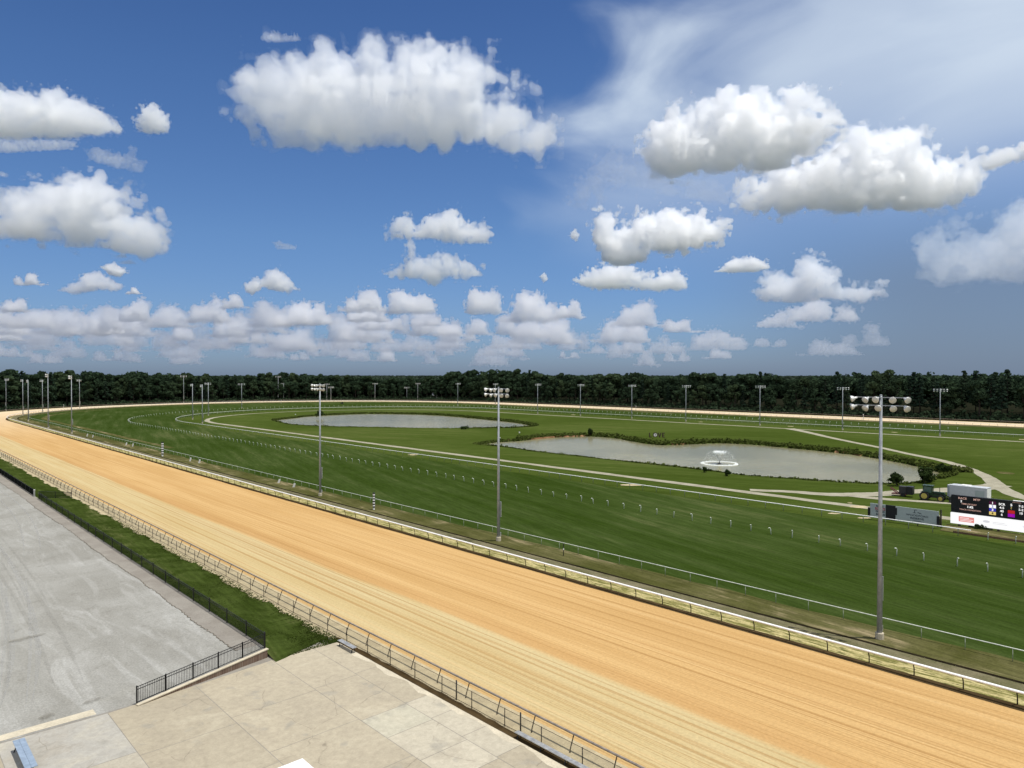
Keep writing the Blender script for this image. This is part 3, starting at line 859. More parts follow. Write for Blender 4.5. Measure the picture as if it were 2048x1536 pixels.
def black_fence():
    """black metal fence on the edge of the gravel lot, with a mesh screen hung on it"""
    P = 24.6; o0 = W(56.2, P, 0.72)
    root = empty('black_fence', o0, TH, label='long black metal fence with see-through screen between the gravel lot and the lawn', cat='fence')
    L = 96.5; pm = MB().box((0, 0, 0.64), (0.075, 0.075, 1.34)).lathe([(0.05, 1.31), (0.05, 1.34), (0.01, 1.37)], 6).mesh('post')
    y = 0.0; k = 0
    while y <= L + .1:
        link_mesh('post', pm, M['black'], root, (0, y, 0)); y += 4.27 if k else 3.7; k += 1
    rb = MB()
    for z in (0.10, 1.02, 1.22): rb.box((0, L / 2, z), (0.035, L, 0.04))
    rb.build('rails', M['black'], root)
    MB().add([(0.03, 0, 0.1), (0.03, L, 0.1), (0.03, L, 1.22), (0.03, 0, 1.22)], [(0, 1, 2, 3)]).build('screen', M['fence_screen'], root)
    # far stretch beyond the gate gap
    o1 = W(156.5, P, 0.72); r2 = empty('black_fence', o1, TH, label='solid dark stretch of black screened fence beyond the gap with the pale post', cat='fence')
    L2 = 190; y = 0; rb = MB()
    while y <= L2: link_mesh('post', pm, M['black'], r2, (0, y, 0)); y += 4.27
    for z in (0.10, 1.22): rb.box((0, L2 / 2, z), (0.035, L2, 0.04))
    rb.build('rails', M['black'], r2)
    MB().add([(0.03, 0, 0.06), (0.03, L2, 0.06), (0.03, L2, 1.26), (0.03, 0, 1.26)], [(0, 1, 2, 3)]).build('screen', M['dense_screen'], r2)
    # open gate leaf turned out on the lawn and the pale gate post
    g = empty('fence_gate', W(151.8, 24.9, 0.66), TH, label='black gate leaf swung open over the grass beside the gap in the fence', cat='gate')
    mb = MB()
    for z in (0.12, 1.18): mb.box((1.9, -2.3, z), (0.05, 0.05, 0.05))
    mb = MB(); a = Vector((0.1, 2.2, 0)); b = Vector((4.4, -2.0, 0))
    for z in (0.12, 1.2): mb.bar(a + Vector((0, 0, z)), b + Vector((0, 0, z - .12)), 0.05)
    for t in (0, 0.5, 1): q = a.lerp(b, t); mb.box((q.x, q.y, 0.6), (0.07, 0.07, 1.3))
    mb.build('gate_frame', M['black'], g)
    MB().add([a + Vector((0, 0, .1)), b + Vector((0, 0, .0)), b + Vector((0, 0, 1.1)), a + Vector((0, 0, 1.2))], [(0, 1, 2, 3)]).build('screen', M['fence_screen'], g)
    ps = empty('gate_post', W(155.6, 24.5, 0.72), TH, label='short pale grey post standing in the gap of the black fence', cat='post')
    MB().box((0, 0, 0.62), (0.22, 0.22, 1.3)).build('shaft', M['alu'], ps); MB().box((0, 0, 1.3), (0.28, 0.28, 0.06)).build('cap', M['white'], ps)


black_fence()


def ramp_fence():
    a = W(53.95, 14.45, 0.04); b = W(56.05, 24.62, 0.72); d = b - a
    wall = empty('retaining_wall', a, label='low brown brick retaining wall with concrete coping rising below the black ramp fence', cat='wall')
    v = Vector((d.x, d.y, 0)); L = v.length; ang = math.atan2(v.y, v.x)
    wr = Matrix.Rotation(ang, 4, 'Z')
    # brick face: a wedge, zero high at the foot of the ramp
    t = 0.24
    bm = MB().add([wr @ Vector(q) for q in ((0, -t, -.05), (L, -t, -.05), (L, -t, 0.62), (0, -t, 0.0), (0, .0, -.05), (L, 0, -.05), (L, 0, 0.62), (0, 0, 0.0))],
                  [(0, 1, 2, 3), (5, 4, 7, 6), (1, 5, 6, 2), (4, 0, 3, 7), (3, 2, 6, 7)])
    bm.build('brickwork', M['brick'], wall)
    MB().bar(wr @ Vector((-.1, -t / 2, 0.035)), wr @ Vector((L + .1, -t / 2, 0.66)), 0.30, 0.07).build('coping', M['kerb'], wall)
    f = empty('ramp_fence', a, label='short black picket fence climbing the ramp from the apron up to the lot corner', cat='fence')
    n = 5; rails = MB(); pk = MB()
    pm = MB().box((0, 0, 0.62), (0.08, 0.08, 1.26)).lathe([(0.055, 1.24), (0.055, 1.27), (0.01, 1.30)], 6).mesh('post')
    B = wr @ Vector((L, 0.08, 0.68)); A0 = wr @ Vector((0, 0.08, 0.03))
    for i in range(n + 1): link_mesh('post', pm, M['black'], f, A0.lerp(B, i / n))
    for z in (0.12, 1.0, 1.2): rails.bar(A0 + Vector((0, 0, z)), B + Vector((0, 0, z)), 0.04)
    rails.build('rails', M['black'], f)
    picket_panel(pk, A0, B, 1.2, 0.1, 1.2, 0.125, 0.010); pk.build('pickets', M['black'], f)


ramp_fence()

# ---------------------------------------------------------------------  hooked stanchions on the turf course, one thing each
hook = MB().tube([(0, 0, -0.05), (0, 0, 0.72), (-0.03, 0, 0.88), (-0.12, 0, 1.0), (-0.27, 0, 1.05), (-0.40, 0, 1.02)], [0.06, 0.06, 0.06, 0.06, 0.06, 0.055], 8).mesh('hooked_post', True)
st_line = arc_turn(123.3, 221, 361, 19.5, 45, step=1.0)
random.seed(11); k = 0
for q, d in resample(st_line[:], 3.36 if True else 1, 0.0):
    k += 1
    if k > 298: break
    w = W(*d); ang = math.atan2(w.y, w.x) - math.pi / 2
    o = bpy.data.objects.new('hooked_post', hook); COL.objects.link(o)
    if not hook.materials: hook.materials.append(M['hookwhite'])
    o.location = W(q[0] + random.uniform(-.25, .25), q[1] + random.uniform(-.12, .12)); o.rotation_euler = (random.gauss(0, .05), random.gauss(0, .06), ang + random.gauss(0, .25))
    o.scale = (1, 1, random.uniform(.93, 1.05))
    tag(o, 'white hooked post without a rail standing in a long curving row on the turf course', 'post', 'hooked posts in a row across the turf course')
for i, (px, py) in enumerate(((1976, 1079.7), (2031.5, 1087.5))):
    o = bpy.data.objects.new('hooked_post', hook); COL.objects.link(o); o.location = gp(px, py); o.rotation_euler = (0, 0, TH + .4)
    tag(o, ('white hooked post just past the end of the turf rail below the scoreboard plants', 'white hooked post below the blue crest on the scoreboard banner')[i], 'post', 'posts continuing the turf rail')

# =====================================================================  LIGHT POLES
def lamp_mesh(dirv):
    d = Vector(dirv).normalized(); m = d.to_track_quat('Z', 'Y').to_matrix().to_4x4() @ Matrix.Scale(.77, 4)
    return MB().lathe([(0.05, -0.12), (0.10, -0.10), (0.12, 0.10), (0.15, 0.16), (0.22, 0.24), (0.31, 0.36), (0.365, 0.50), (0.375, 0.58), (0.36, 0.585)], 16, m).mesh('lamp', True), \
        MB().lathe([(0.345, 0.56), (0.31, 0.60), (0.20, 0.635), (0.02, 0.65)], 16, m).mesh('lamp_glass', True)


def make_pole(h, r0=0.23):
    root = empty('light_pole', (0, 0, 0))
    MB().tube([(0, 0, 0.55), (0, 0, h * .5), (0, 0, h)], [r0, r0 * .74, r0 * .48], 14).lathe([(r0 * .55, h), (r0 * .5, h + .05), (.02, h + .08)], 12).build('pole', M['galv'], root, True)
    MB().lathe([(r0 * 1.5, -0.1), (r0 * 1.5, 0.52), (r0 * 1.35, 0.58)], 14).build('concrete_base', M['kerb'], root)
    MB().box((r0 + .10, 0.0, h * .205), (0.16, 0.30, h * .10)).box((r0 + .05, 0, 0.9), (.2, .3, .5)).build('control_box', M['alu'], root)
    for row, z in enumerate((h - 0.16, h - 0.86)):
        MB().box((-.14, 0, z), (0.07, 4.2, 0.07)).build('crossarm', M['galv'], root)
        for i in range(5):
            y = -1.98 + i * 0.99 + (0.18 if row == 0 and i == 2 else 0)
            fan = (i - 2) / 2
            dv = (-0.95 + .3 * abs(fan), 1.05 * fan + random.uniform(-.25, .25), -0.45 + random.uniform(-.12, .12))
            a, b = lamp_mesh(dv)
            l = link_mesh('lamp', a, M['lamp'], root, (-.24, y, z - 0.06))
            link_mesh('lamp_glass', b, M['glass'], l)
    return root


# s, p, height, the way the lamps face (degrees from the track frame), label
POLES = [
    (23.4, 65.7, 21.3, 0, 'nearest tall steel floodlight pole with ten bell lamps standing in front of the pond'),
    (73.6, 65.9, 21.4, 0, 'tall floodlight pole with ten lamps between the two ponds by the inner rail'),
    (124.5, 65.6, 21.5, 0, 'floodlight pole with ten lamps crossing the far pond beside the inner rail'),
    (326, 64, 23.2, 0, 'tall thin floodlight pole near the bend rising above the trees, second past the striped post'),
    (364, 62.6, 24.0, 0, 'tallest thin floodlight pole at the bend, its head against the skyline'),
    (573.8, 75, 21.2, 200, 'floodlight pole beyond the dirt track at the far left edge'),
    (497, 73, 21.0, -20, 'floodlight pole close to the tip of the inner rail, left of a twin'),
    (434, 66, 21.0, -10, 'floodlight pole close to the tip of the inner rail, right of its twin'),
    (529, 88, 20.6, -30, 'floodlight pole inside the far end of the bend before a leaning tree crown'),
    (576, 118, 20.5, -45, 'floodlight pole just inside the bend right of the tall thin pole'),
    (633, 207, 23.4, -95, 'lone tall floodlight pole on the outside of the far bend'),
    (390, 132, 18.9, -30, 'shorter floodlight pole on the turf at the tip of the hooked posts'),
    (353, 124, 18.9, -30, 'shorter floodlight pole at the tip of the turf rail, lowest lamps of three'),
    (423, 152, 19.1, -60, 'shorter floodlight pole behind the tip of the turf rail, third of three'),
    (498, 202, 17.7, -90, 'floodlight pole alone right of the three at the turf tip'),
    (637, 293, 23.0, -120, 'taller faint floodlight pole of the pair over the far bend'),
    (634, 297, 16.4, -120, 'lower pole of the pair over the far bend'),
    (609, 328, 15.8, -135, 'higher lamp head of the pair just behind the third near pole'),
    (592, 323, 13.3, -130, 'lower lamp head of the pair just behind the third near pole'),
    (576, 360, 16.4, -140, 'far floodlight pole between the pond pole and the white pavilion'),
    (561.6, 386, 12.6, 40, 'low far floodlight pole behind the dirt track left of the white pavilion'),
    (548, 389, 16.4, -150, 'far floodlight pole closest to the white pavilion'),
    (434, 346, 17.5, -170, 'far floodlight pole just right of the white pavilion'),
    (426, 378, 17.0, -170, 'far floodlight pole half hidden behind the second near pole'),
    (307, 307, 18.3, 180, 'first backstretch floodlight pole right of the second near pole'),
    (274, 309, 18.3, 180, 'backstretch floodlight pole above the bush on the pond bank'),
    (237, 309, 18.3, 180, 'backstretch floodlight pole left of the wooden letters'),
    (203, 309, 18.4, 180, 'backstretch floodlight pole right of the wooden letters'),
    (163, 309, 18.6, 180, 'backstretch floodlight pole nearest the path junction'),
    (125, 308, 18.3, 180, 'backstretch floodlight pole left of the nearest tall pole'),
    (87, 304, 18.2, 180, 'backstretch floodlight pole right of the nearest tall pole'),
]
random.seed(5)
protos = {}
for s, p, h, face, label in POLES:
    key = 21 if h > 20 else (18 if h > 15 else 12)
    if key not in protos:
        o = make_pole(key + 0.3); protos[key] = o
    else: o = copy_tree(protos[key])
    o.location = W(s, p); o.rotation_euler = (0, 0, TH + R(face)); o.scale = (1, 1, 1)
    k = h / (key + 0.3); o.scale = (1, 1, k)
    tag(o, label, 'light pole', 'floodlight poles around the track')

# =====================================================================  SMALL THINGS ALONG THE TRACK
def furlong(s, p, h, r, label):
    root = empty('striped_post', W(s, p), label=label, cat='post', group='striped distance posts')
    n = 12; bl = MB(); wh = MB()
    wh.lathe([(r * .8, -.05), (r * .8, h * .13)], 12)
    for i in range(n - 1):
        z0 = h * .13 + (h * .87) * i / (n - 1); z1 = h * .13 + (h * .87) * (i + 1) / (n - 1)
        (bl if i % 2 == 0 else wh).lathe([(r, z0), (r, z1)], 14)
    bl.build('black_bands', M['black'], root); wh.build('white_bands', M['white'], root)


furlong(217.1, 65.1, 4.1, .30, 'tall black and white striped post far along the inner rail')
furlong(105.4, 65.6, 2.95, .19, 'shorter black and white striped post between the two near floodlight poles')
mk = MB().box((0, 0, 0.42), (0.05, 0.42, 0.95), 0, Matrix.Rotation(R(18), 4, 'X')).mesh('marker_board')
wl = ['farthest', 'second farthest', 'third farthest', 'fourth farthest', 'fourth nearest', 'third nearest', 'second nearest', 'nearest']
for i, (px, py) in enumerate(((174, 873), (185, 875), (252, 891), (265, 893), (380, 922.5), (398, 926.5), (557, 966), (587, 974.5))):
    o = link_mesh('marker_board', mk, M['white'], None, gp(px, py), (0, 0, TH + R(40)))
    o.scale = (1, 1, 1.15) if i < 6 else (1, 1, .95)
    tag(o, wl[i] + ' of the eight small white leaning boards along the turf edge', 'marker', 'small white leaning boards')
t = empty('sensor_post', gp(1127, 1112), label='thin dark post with a white dot right of the second near pole', cat='post')
MB().tube([(0, 0, -.05), (0, 0, 1.62)], .05, 8).build('shaft', M['black'], t); MB().lathe([(.08, .8), (.08, .98)], 8).build('dot', M['white'], t)
for (px, py), lb in (((1039, 868.5), 'small white marker on the clay bank at the left end of the near pond'), ((591, 831.5), 'small white marker on the bank of the far pond'), ((1000, 878.5), 'tiny white marker beside the second near pole on the pond bank')):
    t = empty('pond_marker', gp(px, py), label=lb, cat='marker', group='white markers on the pond banks')
    k = 1.0 if px != 1000 else .7
    MB().box((0, 0, .3 * k), (.12, .12, .7 * k)).build('stake', M['darkpost'], t); MB().box((0, 0, .75 * k), (.5 * k, .2, .5 * k)).build('plate', M['white'], t)


def bench(name, s, p, L, label, w=0.42, h=0.44, mat=None, rz=0.0, legs=3):
    t = empty(name, W(s, p, 0.034), TH + rz, label=label, cat='bench')
    for i in range(2): MB().box(((i - .5) * w * .50, 0, h), (w * .485, L, 0.04)).build('seat_plank', mat or M['alu'], t)
    for i in range(legs):
        y = -L / 2 + .25 + (L - .5) * i / (legs - 1); mb = MB()
        mb.bar((-w * .45, y, 0), (-w * .1, y, h - .02), .05); mb.bar((w * .45, y, 0), (w * .1, y, h - .02), .05); mb.bar((-w * .45, y, h - .04), (w * .45, y, h - .04), .05)
        mb.build('leg', M['black'], t)
    return t


bench('bench', 53.0, 30.35, 2.5, 'low aluminium bench on black legs at the corner of lawn and apron', legs=2)
bench('bench', 29.4, 30.8, 6.6, 'long low aluminium bench at the edge of the apron below the outer rail', w=.36, h=.36, legs=4)
bench('bench', 50.3, 7.35, 4.3, 'blue grey bench with black legs standing on the apron beside the kerb', w=0.62, h=0.62, mat=plain('blue_grey_plank', (0.24, 0.30, 0.37), 0.45), legs=2)
t = empty('table', W(37.3, 18.0, 0.034), TH, label='white folding table on the apron, cut off by the bottom edge', cat='table')
MB().box((0, 0, .745), (2.0, 2.0, .05)).build('tabletop', M['white'], t)
for x in (-.85, .85):
    for y in (-.85, .85): MB().tube([(x, y, 0), (x * .97, y * .97, .73)], .022, 8).build('leg', M['galv'], t)

# =====================================================================  SIGN, SCOREBOARD AND VEHICLES IN THE INFIELD
def text_mesh(body, size, align='CENTER', ext=0.0, bold=0.0):
    cu = bpy.data.curves.new('t', 'FONT'); cu.body = body; cu.size = size; cu.align_x = align; cu.align_y = 'CENTER'; cu.extrude = ext; cu.offset = bold
    o = bpy.data.objects.new('t', cu); COL.objects.link(o)
    dg = bpy.context.evaluated_depsgraph_get(); me = bpy.data.meshes.new_from_object(o.evaluated_get(dg))
    bpy.data.objects.remove(o); bpy.data.curves.remove(cu)
    return me


class Board:
    """flat artwork on a board that faces the stand: text x runs along -y of the track frame, up is z"""
    def __init__(self, x): self.x = x; self.mb = {}

    def get(self, mat): return self.mb.setdefault(mat, MB())

    def text(self, mat, body, u, z, size, sx=1.0, bold=0.0, align='CENTER', off=0.0):
        me = text_mesh(body, size, align, 0.0, bold)
        self.get(mat).add([(self.x - off, -(u + v.co.x * sx), z + v.co.y) for v in me.vertices], [tuple(f.vertices) for f in me.polygons])

    def rect(self, mat, u0, u1, z0, z1, off=0.0):
        self.get(mat).add([(self.x - off, -u0, z0), (self.x - off, -u1, z0), (self.x - off, -u1, z1), (self.x - off, -u0, z1)], [(0, 1, 2, 3)])

    def poly(self, mat, pts, off=0.0): self.get(mat).add([(self.x - off, -u, z) for u, z in pts], [tuple(range(len(pts)))])

    def build(self, names, parent):
        for m, mb in self.mb.items(): mb.build(names.get(m, 'lettering'), M[m] if m in M else m, parent)


M['ink'] = plain('dark_ink', (0.02, 0.03, 0.045), 0.6)
M['redink'] = plain('red_ink', (0.32, 0.02, 0.035), 0.6)
M['greyboard'] = plain('grey_blue_board', (0.33, 0.375, 0.37), 0.6, var=0.08)
M['brown'] = plain('brown_timber', (0.12, 0.07, 0.035), 0.8, var=.3)


def grey_sign():
    root = empty('trackside_sign', W(39.2, 119.6), TH, label='long grey blue advertising sign with a black panel behind the turf rail', cat='sign')
    # u measured from the middle, to the right; the board spans -4.9 .. 5.0
    z0, z1 = 0.35, 2.62
    MB().box((0, (4.9 + 2.55) / 2, (z0 + z1) / 2), (.16, 4.9 - 2.55, z1 - z0)).build('left_board', M['greyboard'], root)
    MB().box((-.03, 1.84, (z0 + z1) / 2), (.24, 1.42, z1 - z0 + .06)).box((-.03, 1.05, z0 + 1.45), (.2, .3, 1.1)).build('black_panel', M['blackboard'], root)
    MB().box((0, (1.12 - 4.9) / 2, (z0 + z1) / 2), (.16, 6.02, z1 - z0)).build('right_board', M['greyboard'], root)
    for y, nm in ((5.05, 'end_box'), (-4.85, 'end_box')): MB().box((-.05, y, z0 + .75), (.34, .34, 1.6)).build(nm, M['blackboard'], root)
    MB().box((.12, -5.15, z0 + 1.2), (.12, .2, 2.7)).box((.1, -2, .2), (.12, .12, .6)).box((.1, 3.5, .2), (.12, .12, .6)).build('posts', M['darkpost'], root)
    b = Board(-.085)
    b.text('ink', "ROSIE'S", -3.45, 2.28, .42, .8, .02); b.text('redink', "ROSIE'S", -3.40, 1.86, .56, .82, .02, off=.004); b.text('ink', 'GAMING', -3.4, 1.42, .40, .85, .02); b.text('ink', 'EMPORIUM', -3.35, 0.98, .32, .85, .02)
    b.rect('ink', -4.15, -2.7, 1.62, 1.66)
    u = 1.95
    b.rect('ink', u - .62, u - .18, 1.92, 2.0); b.rect('ink', u - .40, u - .31, 1.98, 2.42); b.rect('ink', u - .36, u - .02, 2.36, 2.44)
    b.poly('ink', [(u + .02, 2.04), (u + .3, 1.94), (u + .66, 1.86), (u + .62, 1.96), (u + .3, 2.06), (u + .1, 2.12)])
    b.text('ink', 'WOODFORD', u, 1.55, .40, 1.28, .008); b.text('ink', 'RESERVE', u, 1.10, .40, 1.28, .012)
    b.poly('ink', [(u - .7, .74), (u - .2, .70), (u + .5, .68), (u + .72, .72), (u + .4, .77), (u - .3, .79)])
    b.build({'ink': 'lettering', 'redink': 'lettering'}, root)


grey_sign()


M['litwhite'] = emit('backlit_white_panel', (1.0, 1.0, 1.0), 0.95)


def scoreboard():
    S_L = 33.35; root = empty('scoreboard', W(S_L, 122.0), TH, label='black electronic scoreboard over a white sponsor banner beside the turf rail', cat='scoreboard')
    Wd = 19.0
    MB().box((.25, -Wd / 2, 3.72), (.5, Wd, 2.62)).build('screen', M['blackboard'], root)
    MB().box((.2, -Wd / 2, 1.52), (.5, Wd + .1, 1.60)).build('banner', M['litwhite'], root)
    MB().box((.3, -Wd * .66, 5.08), (.5, Wd * .5, .06)).build('top_cap', M['white'], root)
    for y in (-1, -6, -11, -16): MB().box((.45, y, .4), (.3, .3, 1.0)).build('support_post', M['darkpost'], root)
    E = {}
    for nm, col, st in (('white', (1, 1, .98), 1.0), ('pink', (.9, .55, .45), .55), ('orange', (.9, .6, .2), .8), ('magenta', (.6, .0, .45), .7), ('blue', (.05, .05, .55), .7), ('yellow', (.85, .65, .2), .8),
                        ('red', (.55, .02, .02), .8), ('purple', (.35, .0, .5), .8), ('teal', (.0, .40, .45), .8), ('green', (.05, .25, .03), .7), ('plum', (.10, .005, .06), .5), ('grey', (.35, .3, .32), .6)):
        E[nm] = 'led_' + nm; M['led_' + nm] = emit('led_' + nm, col, st)
    b = Board(-.006)
    # left block of text; u runs from the left end of the board to the right
    b.text(E['pink'], 'RACE', 1.50, 4.62, .40, 1.15, .01); b.text(E['pink'], 'MTP', 3.35, 4.62, .40, 1.15, .01); b.text(E['white'], '2', 1.35, 4.18, .44, 1, .012)
    b.text(E['pink'], 'TIME OF DAY', 2.35, 3.82, .30, 1.1, .008); b.text(E['white'], '1:42', 2.5, 3.42, .42, 1.15, .015); b.text(E['pink'], 'TRACK CONDITION', 2.5, 2.98, .27, 1.12, .006)
    rows = [4.42, 3.92, 3.42, 2.92]
    cols = [(5.35, (('1', 'plum', 'white'), ('2', 'white', 'blue'), ('3', 'blue', 'white'), ('4', 'yellow', 'black')), ('SCR', '4-5', '40', '6')),
            (7.65, (('5', 'black', 'white'), ('6', 'black', 'yellow'), ('7', 'red', 'red'), ('8', 'purple', 'magenta')), ('7-2', '5-2', '10', '')),
            (10.0, (('9', 'teal', 'blue'), ('10', 'purple', 'white'), ('11', 'grey', 'red'), ('12', 'green', 'black')), ('', '', '', '')),
            (12.4, (('13', 'black', 'pink'), ('14', 'black', 'yellow'), ('15', 'black', 'white'), ('16', 'black', 'white')), ('', '', '', ''))]
    E['black'] = 'blackboard'
    for u, boxes, odds in cols:
        for (num, bg, fg), odd, z in zip(boxes, odds, rows):
            if bg != 'black': b.rect(E[bg], u - .42, u + .42, z - .22, z + .24)
            if num in '15 16' and u > 12: continue
            b.text(E[fg], num, u, z, .46, 1.1, .015, off=.006)
            if odd: b.text(E['white'], odd, u + 1.15, z - .04, .44, 1.0, .012)
    b.text(E['pink'], 'WIN POOL', 8.3, 4.86, .18, 1.2)
    b.build({}, root)
    bb = Board(-.056)
    M['redlogo'] = emit('red_logo', (.82, .27, .24), .9); M['bluelogo'] = emit('blue_logo', (.30, .42, .72), .9); M['greylogo'] = emit('grey_logo', (.70, .70, .74), .9); M['whitelogo'] = M['litwhite']
    bb.rect('redlogo', 1.05, 3.05, 1.14, 1.92)
    for z, w in ((1.72, 1.2), (1.52, 1.7), (1.32, 1.5)): bb.rect('whitelogo', 1.2, 1.2 + w, z - .04, z + .03, .003)
    bb.poly('greylogo', [(4.6 + .45 * math.cos(a), 1.62 + .18 * math.sin(a)) for a in [i * .5 for i in range(13)]]); bb.rect('greylogo', 5.4, 6.9, 1.60, 1.66); bb.rect('greylogo', 5.4, 7.2, 1.40, 1.46)
    bb.poly('bluelogo', [(9.0, 1.62), (9.5, 1.18), (10.2, .90), (10.7, .84), (11.3, .95), (11.9, 1.25), (12.2, 1.6), (11.6, 1.42), (10.6, 1.36), (9.6, 1.44)])
    bb.poly('redlogo', [(9.4, 2.02), (10.5, 2.16), (11.7, 2.05), (11.7, 1.98), (10.5, 2.08), (9.4, 1.96)])
    for i in range(5): bb.poly('bluelogo', [(9.5 + i * .45, 1.55), (9.62 + i * .45, 1.95), (9.8 + i * .45, 1.55)])
    bb.build({'redlogo': 'logo', 'bluelogo': 'logo', 'greylogo': 'logo', 'whitelogo': 'logo'}, root)
    strip('planting_bed', [(33.8 - i * 2, 118.3) for i in range(12)], [(33.8 - i * 2, 121.7) for i in range(12)], M['rough'], 0.06, 0.5, nv=3)
    e = empty('bed_edging', W(31, 118.2), TH, label='low brown timber edging in front of the bed below the scoreboard', cat='edging')
    MB().box((0, -8, .14), (.12, 18, .3)).build('timber', M['brown'], e)


scoreboard()


def trailer():
    t = empty('cargo_trailer', W(38.0, 150.2), TH + R(-3), label='white enclosed cargo trailer with a roof hatch parked behind the scoreboard', cat='trailer')
    M['trailer'] = plain('shaded_trailer_skin', (0.46, 0.475, 0.49), 0.4, var=.06)  # white skin darkened to grey: the side's shade put into its colour
    h0, h1 = .55, 2.75; Lh = 3.0
    bd = MB(); bd.box((0, 0, (h0 + h1) / 2), (2.3, 2 * Lh, h1 - h0)).prism([(-1.15, Lh), (1.15, Lh), (.75, Lh + .5), (-.75, Lh + .5)], h0, h1 - .05)
    bd.build('body', M['trailer'], t)
    MB().box((0, 0, h1 + .03), (2.36, 2 * Lh + .06, .06)).build('roof', M['trailer'], t)
    MB().box((.0, .6, h1 + .12), (1.3, 1.5, .12)).build('roof_hatch', M['white'], t)
    d = MB(); d.box((-1.165, -1.9, 1.5), (.03, 1.5, 1.5)); o = d.build('side_door', M['greyboard'], t)
    MB().box((0, -Lh - .02, 1.6), (2.1, .04, 2.0)).build('rear_door', M['white'], t)
    for y in (-.5, .5):
        for x in (-1.05, 1.05): MB().lathe([(.33, -.1), (.35, -.05), (.35, .05), (.33, .1)], 14, Matrix.Translation((x, y, .35)) @ Matrix.Rotation(R(90), 4, 'Y')).build('wheel', M['black'], t)
    MB().bar((0, Lh + .4, .55), (0, Lh + 1.6, .5), .1).build('tow_bar', M['black'], t)


trailer()


def wheel(mb_t, mb_r, c, r, w):
    m = Matrix.Translation(c) @ Matrix.Rotation(R(90), 4, 'Y')
    mb_t.lathe([(r * .6, -w / 2), (r * .93, -w / 2), (r, -w * .3), (r, w * .3), (r * .93, w / 2), (r * .6, w / 2)], 18, m)
    mb_r.lathe([(r * .2, -w * .56), (r * .62, -w * .52), (r * .62, w * .52), (r * .2, w * .56)], 16, m)


def tractor():
    # local: x across, -y forward (towards the trailer), z up
    t = empty('tractor', W(43.3, 146.2), TH + R(4), label='green tractor with cab, yellow wheels and front loader on the gravel path', cat='tractor')
    M['green'] = plain('green_paint', (0.007, 0.032, 0.010), 0.35); M['yellow'] = plain('yellow_rim', (0.36, 0.30, 0.06), 0.5); M['tyre'] = plain('tyre_rubber', (0.012, 0.012, 0.012), 0.8)
    M['cabglass'] = plain('cab_glass', (0.06, 0.11, 0.10), 0.08, spec=.8)
    MB().prism([(-.38, -2.35), (.38, -2.35), (.44, -.35), (-.44, -.35)], .85, 1.45).prism([(-.30, -2.25), (.30, -2.25), (.40, -.35), (-.40, -.35)], 1.45, 1.68).build('hood', M['green'], t)
    MB().box((0, -.2, .75), (.6, 3.6, .4)).build('chassis', M['black'], t)
    cab = MB()
    for x in (-.68, .68):
        for y in (-.30, 1.15): cab.bar((x, y, 1.1), (x * .92, y * .95, 2.62), .08)
    cab.box((0, .42, 1.2), (1.3, 1.4, .4)); c = cab.build('cab', M['green'], t)
    MB().box((0, .42, 2.0), (1.18, 1.30, 1.15)).build('window', M['cabglass'], c)
    MB().box((0, .40, 2.70), (1.5, 1.75, .14)).build('roof', M['green'], c)
    for x in (-1, 1):
        MB().box((x * .85, .85, 1.62), (.42, 1.2, .08)).build('mudguard', M['green'], t)
        for cc, r, w in (((x * .85, .85, .82), .82, .42), ((x * .78, -1.75, .56), .56, .32)):
            a = MB(); b = MB(); wheel(a, b, cc, r, w); wh = a.build('wheel', M['tyre'], t); b.build('rim', M['yellow'], wh)
    ld = MB()
    for x in (-.55, .55): ld.bar((x, -.5, 1.5), (x, -2.3, 1.2), .12); ld.bar((x, -2.3, 1.2), (x, -3.2, .55), .12)
    ld.bar((-.55, -2.3, 1.2), (.55, -2.3, 1.2), .1); ld.build('loader_arm', M['black'], t)
    MB().prism([(-1, 0), (1, 0), (1, .08), (-1, .08)], 0, .8, Matrix.Translation((0, -3.2, .25))).box((0, -3.5, .28), (2, .6, .06)).build('bucket', M['black'], t)
    MB().tube([(.32, -1.4, 1.6), (.32, -1.4, 2.4)], .05, 8).build('exhaust', M['black'], t)


tractor()


def implement():
    t = empty('seeder_implement', W(48.0, 147.2), TH + R(6), label='dark hopper machine with red folding frame parked behind the tractor', cat='farm machine')
    M['dullred'] = plain('faded_red_paint', (0.13, 0.035, 0.03), 0.6)
    MB().box((0, -.9, 1.25), (1.5, 1.1, 1.5)).build('hopper', M['black'], t); MB().box((.1, .35, 1.2), (1.3, 1.2, 1.45)).build('hopper', plain('dark_grey_bin', (.028, .026, .026), .6), t)
    for x in (-.5, .5): MB().bar((x, 1.0, .4), (x, 2.5, 1.45), .16).build('frame_arm', M['dullred'], t)
    MB().box((0, .9, .42), (1.4, 2.6, .16)).build('frame', M['dullred'], t)
    for x in (-.8, .8): MB().lathe([(.38, -.1), (.38, .1)], 14, Matrix.Translation((x, .2, .38)) @ Matrix.Rotation(R(90), 4, 'Y')).build('wheel', M['black'], t)


implement()


def mower():
    t = empty('mower', gp(684, 808), R(10), label='small dark ride-on mower standing on the far turf behind the far pond', cat='mower')
    MB().box((0, 0, .7), (2.0, 1.0, .7)).box((-.8, 0, .9), (.8, .9, .5)).build('body', M['blackboard'], t); MB().box((.4, 0, 1.4), (.7, .6, .8)).build('seat', M['black'], t)
    for x in (-.8, .7):
        for y in (-.6, .6): MB().lathe([(.36, -.12), (.36, .12)], 12, Matrix.Translation((x, y, .36)) @ Matrix.Rotation(R(90), 4, 'X')).build('wheel', M['black'], t)
    mb = MB(); mb.tube([(.7, -.45, .9), (.7, -.45, 1.9), (.7, .45, 1.9), (.7, .45, .9)], .05, 6); mb.build('roll_bar', M['black'], t)


mower()


